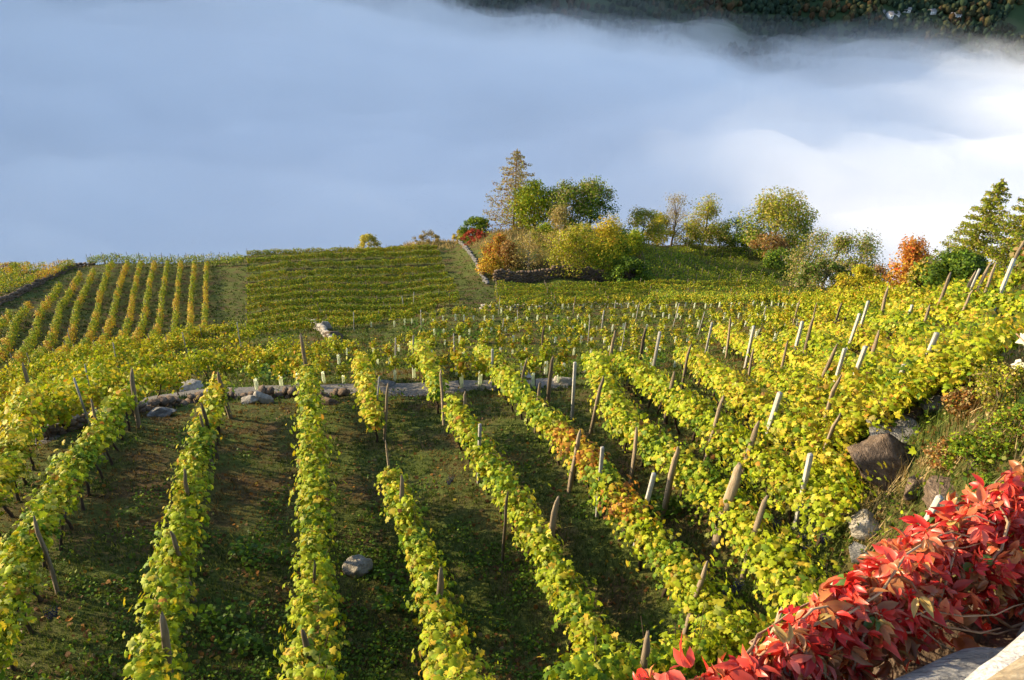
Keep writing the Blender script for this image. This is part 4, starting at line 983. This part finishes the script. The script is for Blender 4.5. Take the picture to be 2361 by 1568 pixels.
for t in T2: on_track |= (X - t[0]) ** 2 + (Y - t[1]) ** 2 < .5
keep = ~on_track & (rng.random(len(X)) < np.where(green | bank | knoll, 1, .75))
hg = np.where(bank, .26, np.where(isTan, .35, np.where(green, .11, .085))) * rng.uniform(.6, 1.5, len(X)) * np.clip(r / 25, .85, 1.6)
wd_ = np.clip(r * .0009, .006, .06)
tufts('grass', X[keep], Y[keep], col[keep], hg[keep], wd_[keep], 4)
# broad leaved weeds
X, Y, r, u, v = scatter(56000, 7, 72)
q = fbm(X / 1.1, Y / 1.1, 111, 4) + np.where(v > 1230, .08, -.06)
CL = [(620, 858, 60), (690, 850, 50), (960, 762, 40), (1010, 770, 36), (1698, 812, 36), (1822, 778, 36), (1790, 800, 26), (1429, 826, 26), (1491, 840, 40), (600, 1290, 60), (520, 1440, 60), (930, 1400, 60), (910, 1340, 40), (600, 860, 36), (1300, 760, 60), (1100, 770, 50), (1520, 1180, 60), (560, 1500, 50), (1480, 830, 50)]
incl = np.zeros(len(X), bool)
for a, b, c in CL: incl |= ((u - a) / c) ** 2 + ((v - b) / (c * .42)) ** 2 < 1
bank = (u > 1960 + (1200 - v) * .45) & (v > 760) & (v < 1330)
k = incl | (q > .22) | (bank & (q > -.12) & (rng.random(len(X)) < .7))
X, Y, r, u, v, incl, bank = [a[k] for a in (X, Y, r, u, v, incl, bank)]
reps = 3; n = len(X) * reps
P = np.repeat(np.stack([X, Y, terr(X, Y)], 1), reps, 0); big = np.repeat(incl, reps); bk = np.repeat(bank, reps)
P[:, :2] += rng.normal(0, .07, (n, 2)); P[:, 2] += np.where(big, rng.uniform(.02, .42, n), np.where(bk, rng.uniform(.0, .38, n), rng.uniform(.0, .12, n)))
C = np.where(big[:, None], colours(n, {'deep': 3, 'green': 3}), np.where(bk[:, None], colours(n, {'green': 2, 'lime': 1, 'deep': 1, 'tan': .5, 'brown': .4}), colours(n, {'green': 3, 'deep': 3, 'lime': .5})))
V, F, CC = leaf_cloud(P, rng.normal(0, .5, (n, 3)) + np.array([0, 0, 1]), np.where(big, .10, .06) * rng.uniform(.6, 1.3, n) * np.repeat(np.clip(r / 22, .9, 1.5), reps), C, 'six', 0)
tag(obj_np('weeds', V, F, LEAF, None, CC), kind='stuff')
# fallen leaves under the rows
X, Y, r, u, v = scatter(14000, 7, 54)
k = (fbm(X / 1.3, Y / 1.3, 121, 3) > -.1) & (v > 860); X, Y = X[k], Y[k]; n = len(X)
V, F, CC = leaf_cloud(np.stack([X, Y, terr(X, Y) + .03], 1), rng.normal(0, .35, (n, 3)) + np.array([0, 0, 1]), .085 * rng.uniform(.6, 1.2, n), colours(n, {'brown': 4, 'orange': 1, 'tan': 1, 'yellow': .5}) * .6, 'six', 0)
tag(obj_np('fallen_leaves', V, F, LEAF, None, CC), kind='stuff')

# ------------------------------------------------------------------ parapet in front of the camera, with the red creeper
ZT = -1.5
def plan(u, v, z=ZT):
    d = ray(u, v); return (d * (z / d[2]))[:2]
GRANITE_W = noise_mat('white_granite', [(.16, .14, .12), (.50, .475, .44), (.60, .58, .545)], 95, .85, .9, 45, .012)
SLATE = noise_mat('grey_gneiss_slab', [(.09, .088, .083), (.21, .205, .195), (.36, .35, .33)], 14, .85, 1.0, 24, .03, (1.2, 3.5, 1))
RAIL_M = noise_mat('weathered_rail', [(.14, .105, .065), (.30, .235, .15), (.44, .37, .26)], 26, .8, .8, 90, .004, (1, 2.2, 2.2))
A0, A1 = plan(2010, 1568), plan(2361, 1395); wd = unit(A1 - A0); wn = np.array([wd[1], -wd[0]])       # along the wall; towards the camera
def W_(s, t, z): p = A0 + wd * s - wn * t; return np.array([p[0], p[1], z])         # t > 0 is the valley side
wall = tag(empty('parapet_wall', W_(.4, .2, ZT - .02)), 'stone parapet under the red creeper in the lower right corner', 'wall')
wl = np.array(wall.location)
# the rubble core below the cap stones, down to the vineyard
gs, gt = np.meshgrid(np.linspace(-2.2, 3.2, 46), np.linspace(0, 1, 40)); gs, gt = gs.ravel(), gt.ravel()
prof_t = np.interp(gt, [0, .12, .3, .45, 1.0], [-.75, -.7, .0, .16, .5]); prof_z = np.interp(gt, [0, .1, .15, .45, .5, 1.0], [-3.5, -.35, -.16, -.16, -.3, -6.5])
CV = np.array([W_(s, t, ZT + z) for s, t, z in zip(gs, prof_t, prof_z)]) + .05 * np.stack([fbm(gs * 3, gt * 9, 131 + i, 3) for i in range(3)], 1) - wl
obj_np('rubble_core', CV, grid_faces(46, 40), ROCK_BROWN, wall, None, True)
def cap_stone(s0, s1, t0, t1, zt, th, mt, seed):
    V = ICO3[0].copy(); V = np.sign(V) * np.abs(V) ** .55; V /= np.abs(V).max(0)
    V = V * (1 + .10 * fbm(V[:, 0] * 2 + seed, V[:, 1] * 2 + V[:, 2] * 1.6, seed, 4)[:, None])
    c = np.array([(s0 + s1) / 2, (t0 + t1) / 2, zt - th / 2]); h = np.array([(s1 - s0) / 2, (t1 - t0) / 2, th / 2])
    Q = V * h + c; Q[:, 2] += .03 * fbm(Q[:, 0] * 5, Q[:, 1] * 5, seed + 3, 3)
    obj_np('cap_stone', np.array([W_(*q) for q in Q]) - wl, ICO3[1], mt, wall, None, True)
def st_of(u, v, z): p = plan(u, v, z) - A0; return p @ wd, -(p @ wn)
zs, zg = ZT + .10, ZT + .21
to = np.mean([st_of(a, b, zs)[1] for a, b in ((2020, 1568), (2156, 1479), (2274, 1409))]); tg = np.mean([st_of(a, b, zg)[1] for a, b in ((2217, 1512), (2274, 1462), (2361, 1397))])
gl = st_of(2192, 1558, zg)[0]; s_j = st_of(2215, 1440, zs)[0]
cap_stone(s_j - 1.0, s_j + .16, tg - .2, to + .01, zs, .22, SLATE, 11); cap_stone(s_j + .18, s_j + .95, tg - .2, to + .02, zs + .01, .22, SLATE, 13); cap_stone(s_j - 1.9, s_j - 1.03, tg - .2, to, zs, .2, SLATE, 17)
cap_stone(gl, gl + .85, tg - .45, tg + .01, zg, .32, GRANITE_W, 31); cap_stone(gl - .9, gl - .03, tg - .5, tg - .06, zg - .06, .24, GRANITE_W, 37); cap_stone(gl + .88, gl + 1.7, tg - .45, tg, zg, .3, GRANITE_W, 39)
# timber rail
ra, rb = pt(2264 + 80, 1568 + 102, 1.12), pt(2361 + 80, 1498 + 102, 1.18); rd = unit(rb - ra)
m = MB(); m.tube([ra - rd * .8, ra, (ra + rb) / 2, rb, rb + rd * 1.0], .05, 14); 
rail = m.build('hand_rail', RAIL_M, None, True); tag(rail, 'weathered round hand rail cut by the lower right corner', 'railing')
# terrace where the photographer stands
tv = np.array([W_(s, t, -3.0 + .02 * math.sin(s * 9 + t * 7)) for t in np.linspace(-6, -.5, 12) for s in np.linspace(-3, 4, 14)])
tag(obj_np('terrace', tv, grid_faces(14, 12), GRAVEL, None, None, True), kind='structure')

CREEPER = leaf_mat('creeper_leaf', .32, .35, .30, 22.0, (1.0, .55, .5), .45)
STEM = noise_mat('creeper_stem', [(.20, .11, .06), (.36, .23, .13), (.45, .32, .2)], 20, .8, .3, 60, .003)
REDS = np.array([(.60, .04, .025), (.66, .085, .05), (.50, .025, .02), (.64, .18, .07), (.52, .20, .06), (.68, .15, .10)])
root = tag(empty('red_creeper', W_(.4, .4, ZT)), 'red autumn creeper sprawling over the parapet in the lower right corner', 'creeper')
rl = np.array(root.location)
def compound(cols, nl):
    """one leaf: leaflets spread like a hand from the stalk, each hanging and curling its own way"""
    V, F, C = [], [], []
    T, FE = TEMPLATES['ell']; k = 0; fan = random.uniform(.35, .8)
    for i in range(nl):
        a = (i - (nl - 1) / 2) * fan + random.uniform(-.25, .25); s = (1 - .13 * abs(i - (nl - 1) / 2)) * random.uniform(.75, 1.2)
        P = T * s * np.array([1, random.uniform(.85, 1.3), random.uniform(.4, 2.6)])
        cu = random.uniform(-.5, 1.5); P[:, 2] -= .35 * cu * P[:, 0] ** 2
        ro = random.uniform(-.9, .9); y, z = P[:, 1].copy(), P[:, 2].copy(); P[:, 1] = y * math.cos(ro) - z * math.sin(ro); P[:, 2] = y * math.sin(ro) + z * math.cos(ro)
        ti = random.uniform(-.35, .9); x, z = P[:, 0].copy(), P[:, 2].copy(); P[:, 0] = x * math.cos(ti) + z * math.sin(ti) + .1; P[:, 2] = -x * math.sin(ti) + z * math.cos(ti)
        P = np.stack([P[:, 0] * math.cos(a) - P[:, 1] * math.sin(a), P[:, 0] * math.sin(a) + P[:, 1] * math.cos(a), P[:, 2]], 1)
        V.append(P); F.append(FE + k); k += len(P); c = cols * random.uniform(.75, 1.25)
        cc = np.tile(c, (len(P), 1)); cc[8:] *= np.array([.95, .8, .8]); cc[4] *= np.array([.7, .9, .9]); C.append(cc)
    return np.concatenate(V), np.concatenate(F), np.concatenate(C)
VARS = []
for i in range(28):
    c = REDS[i % 6] if i < 24 else (np.array([.10, .20, .03]) if i == 24 else (np.array([.32, .15, .06]) if i < 27 else np.array([.5, .36, .10])))
    VARS.append(compound(c, 5 if i % 3 else 3))
VME = [mesh_np('leaf', *x[:2], CREEPER, x[2], True) for x in VARS]
# mound profile over the wall: t across (valley side positive)
def mound(s, t):
    q = (t - .02) / .50
    e = np.where(q < 1, .10 * np.sin(np.clip(q, 0, 1) ** 1.3 * math.pi), 0) - np.where(q > .95, (q - .95) ** 2 * .9, 0)
    return ZT + .0 + e + .05 * fbm(s * 3.2, t * 3.2, 141, 3) + 0
NL = 5200
s = rng.uniform(-1.2, 2.4, NL)
OUT = np.array([st_of(a, b, ZT + .02) for a, b in [(1500, 1600), (1620, 1568), (1740, 1470), (1880, 1370), (1985, 1290), (2050, 1245), (2150, 1205), (2250, 1155), (2361, 1075)]])
OUT = OUT[np.argsort(OUT[:, 0])]
outer = np.interp(s, OUT[:, 0], OUT[:, 1]) + .05 * fbm(s * 3.5, s * 0, 143, 3)
t = .025 + (outer - .025) * rng.beta(1.15, 1.1, NL)
tn = .02 + (t / outer) * .55
P = np.array([W_(a, b, 0) for a, b in zip(s, t)]); P[:, 2] = mound(s, tn) + rng.normal(0, .035, NL) - .02
N = np.stack([-wd[1] * (tn - .1) * .9, wd[0] * (tn - .1) * .9, 0 * s + .75], 1) + rng.normal(0, .6, (NL, 3)) + np.array([-.3, .1, .1])
pu, pv = px(P)
inview = (pu > 1480) & (pu < 2400) & (pv < 1600)
dcam = np.linalg.norm(P, axis=1) - P[:, 2] * .0
order = np.where(inview)[0]; depth_in = mound(s, tn) - P[:, 2]
order = order[np.argsort(depth_in[order])][:300]; top_set = set(order.tolist())
szl = .042 * rng.uniform(.55, 1.35, NL)
edge_q = rng.random(NL)
vi = np.where(edge_q < .9, rng.integers(0, 24, NL), rng.integers(24, 28, NL))
lowq = (t < .07) & (rng.random(NL) < .2); vi = np.where(lowq, rng.integers(25, 28, NL), vi)
BV, BF, BC, k0 = [], [], [], 0
for i in range(NL):
    n_ = Vector(N[i]).normalized(); q = n_.to_track_quat('Z', 'X'); spin = Matrix.Rotation(rng.uniform(0, 6.28), 3, 'Z'); M3_ = q.to_matrix() @ spin
    if i in top_set:
        o = bpy.data.objects.new('leaf', VME[vi[i]]); add(o, root); o.rotation_mode = 'QUATERNION'; o.rotation_quaternion = M3_.to_quaternion(); o.location = tuple(P[i] - rl); o.scale = (szl[i],) * 3
    else:
        v_, f_, c_ = VARS[vi[i]]; BV.append(v_ @ np.array(M3_).T * szl[i] + P[i] - rl); BF.append(f_ + k0); BC.append(c_); k0 += len(v_)
o = obj_np('foliage', np.concatenate(BV), np.concatenate(BF), CREEPER, root, np.concatenate(BC), True); o['kind'] = 'stuff'
st = MB()
for i in range(110):
    s0 = rng.uniform(-.9, 2.2); t0 = rng.uniform(0, .4); a = rng.uniform(-.9, .9); L_ = rng.uniform(.15, .5); q = np.linspace(0, 1, 6)
    ss = s0 + L_ * q * math.cos(a); mx_ = np.interp(ss, OUT[:, 0], OUT[:, 1]); tt = np.clip(t0 * mx_ / .4 + L_ * q * math.sin(a) + .02 * np.sin(q * 7 + i), -.02, mx_ + .03)
    Q = np.array([W_(x, y, 0) for x, y in zip(ss, tt)]); Q[:, 2] = mound(ss, .02 + tt / mx_ * .55) + rng.uniform(-.06, .03) + .03 * np.sin(q * 3.1)
    st.tube(Q - rl, np.linspace(.0032, .0016, 6) * rng.uniform(.7, 1.4), 5, None, False)
st.build('stems', STEM, root)['kind'] = 'stuff'

# pale, large leaved plant at the right edge
PALEL = leaf_mat('pale_leaf', .3, .5, .12, 12, (1, 1, .85), .3)
base = at(2372, 880); root = tag(empty('pale_leaved_plant', base), 'plant with large pale cream leaves at the right picture edge', 'plant')
for i in range(16):
    a = rng.uniform(0, 6.28); rr_ = rng.uniform(.05, .3); hh = rng.uniform(.15, .75)
    c = np.array([[.78, .78, .60]]) * rng.uniform(.85, 1.05)
    V, F, C = leaf_cloud(np.array([[0, 0, 0.0]]), np.array([[-.5, -.6, .6]]) + rng.normal(0, .35, (1, 3)), .26 * rng.uniform(.7, 1.2), c, 'lobe', .8)
    obj_np('leaf', V + np.array([math.cos(a) * rr_, math.sin(a) * rr_, hh]), F, PALEL, root, C)
m = MB()
for i in range(5): m.tube([(0, 0, -.1), (rng.normal(0, .08), rng.normal(0, .08), .4), (rng.normal(0, .2), rng.normal(0, .2), .75)], .012, 5)
m.build('stems', STEM, root)['kind'] = 'stuff'
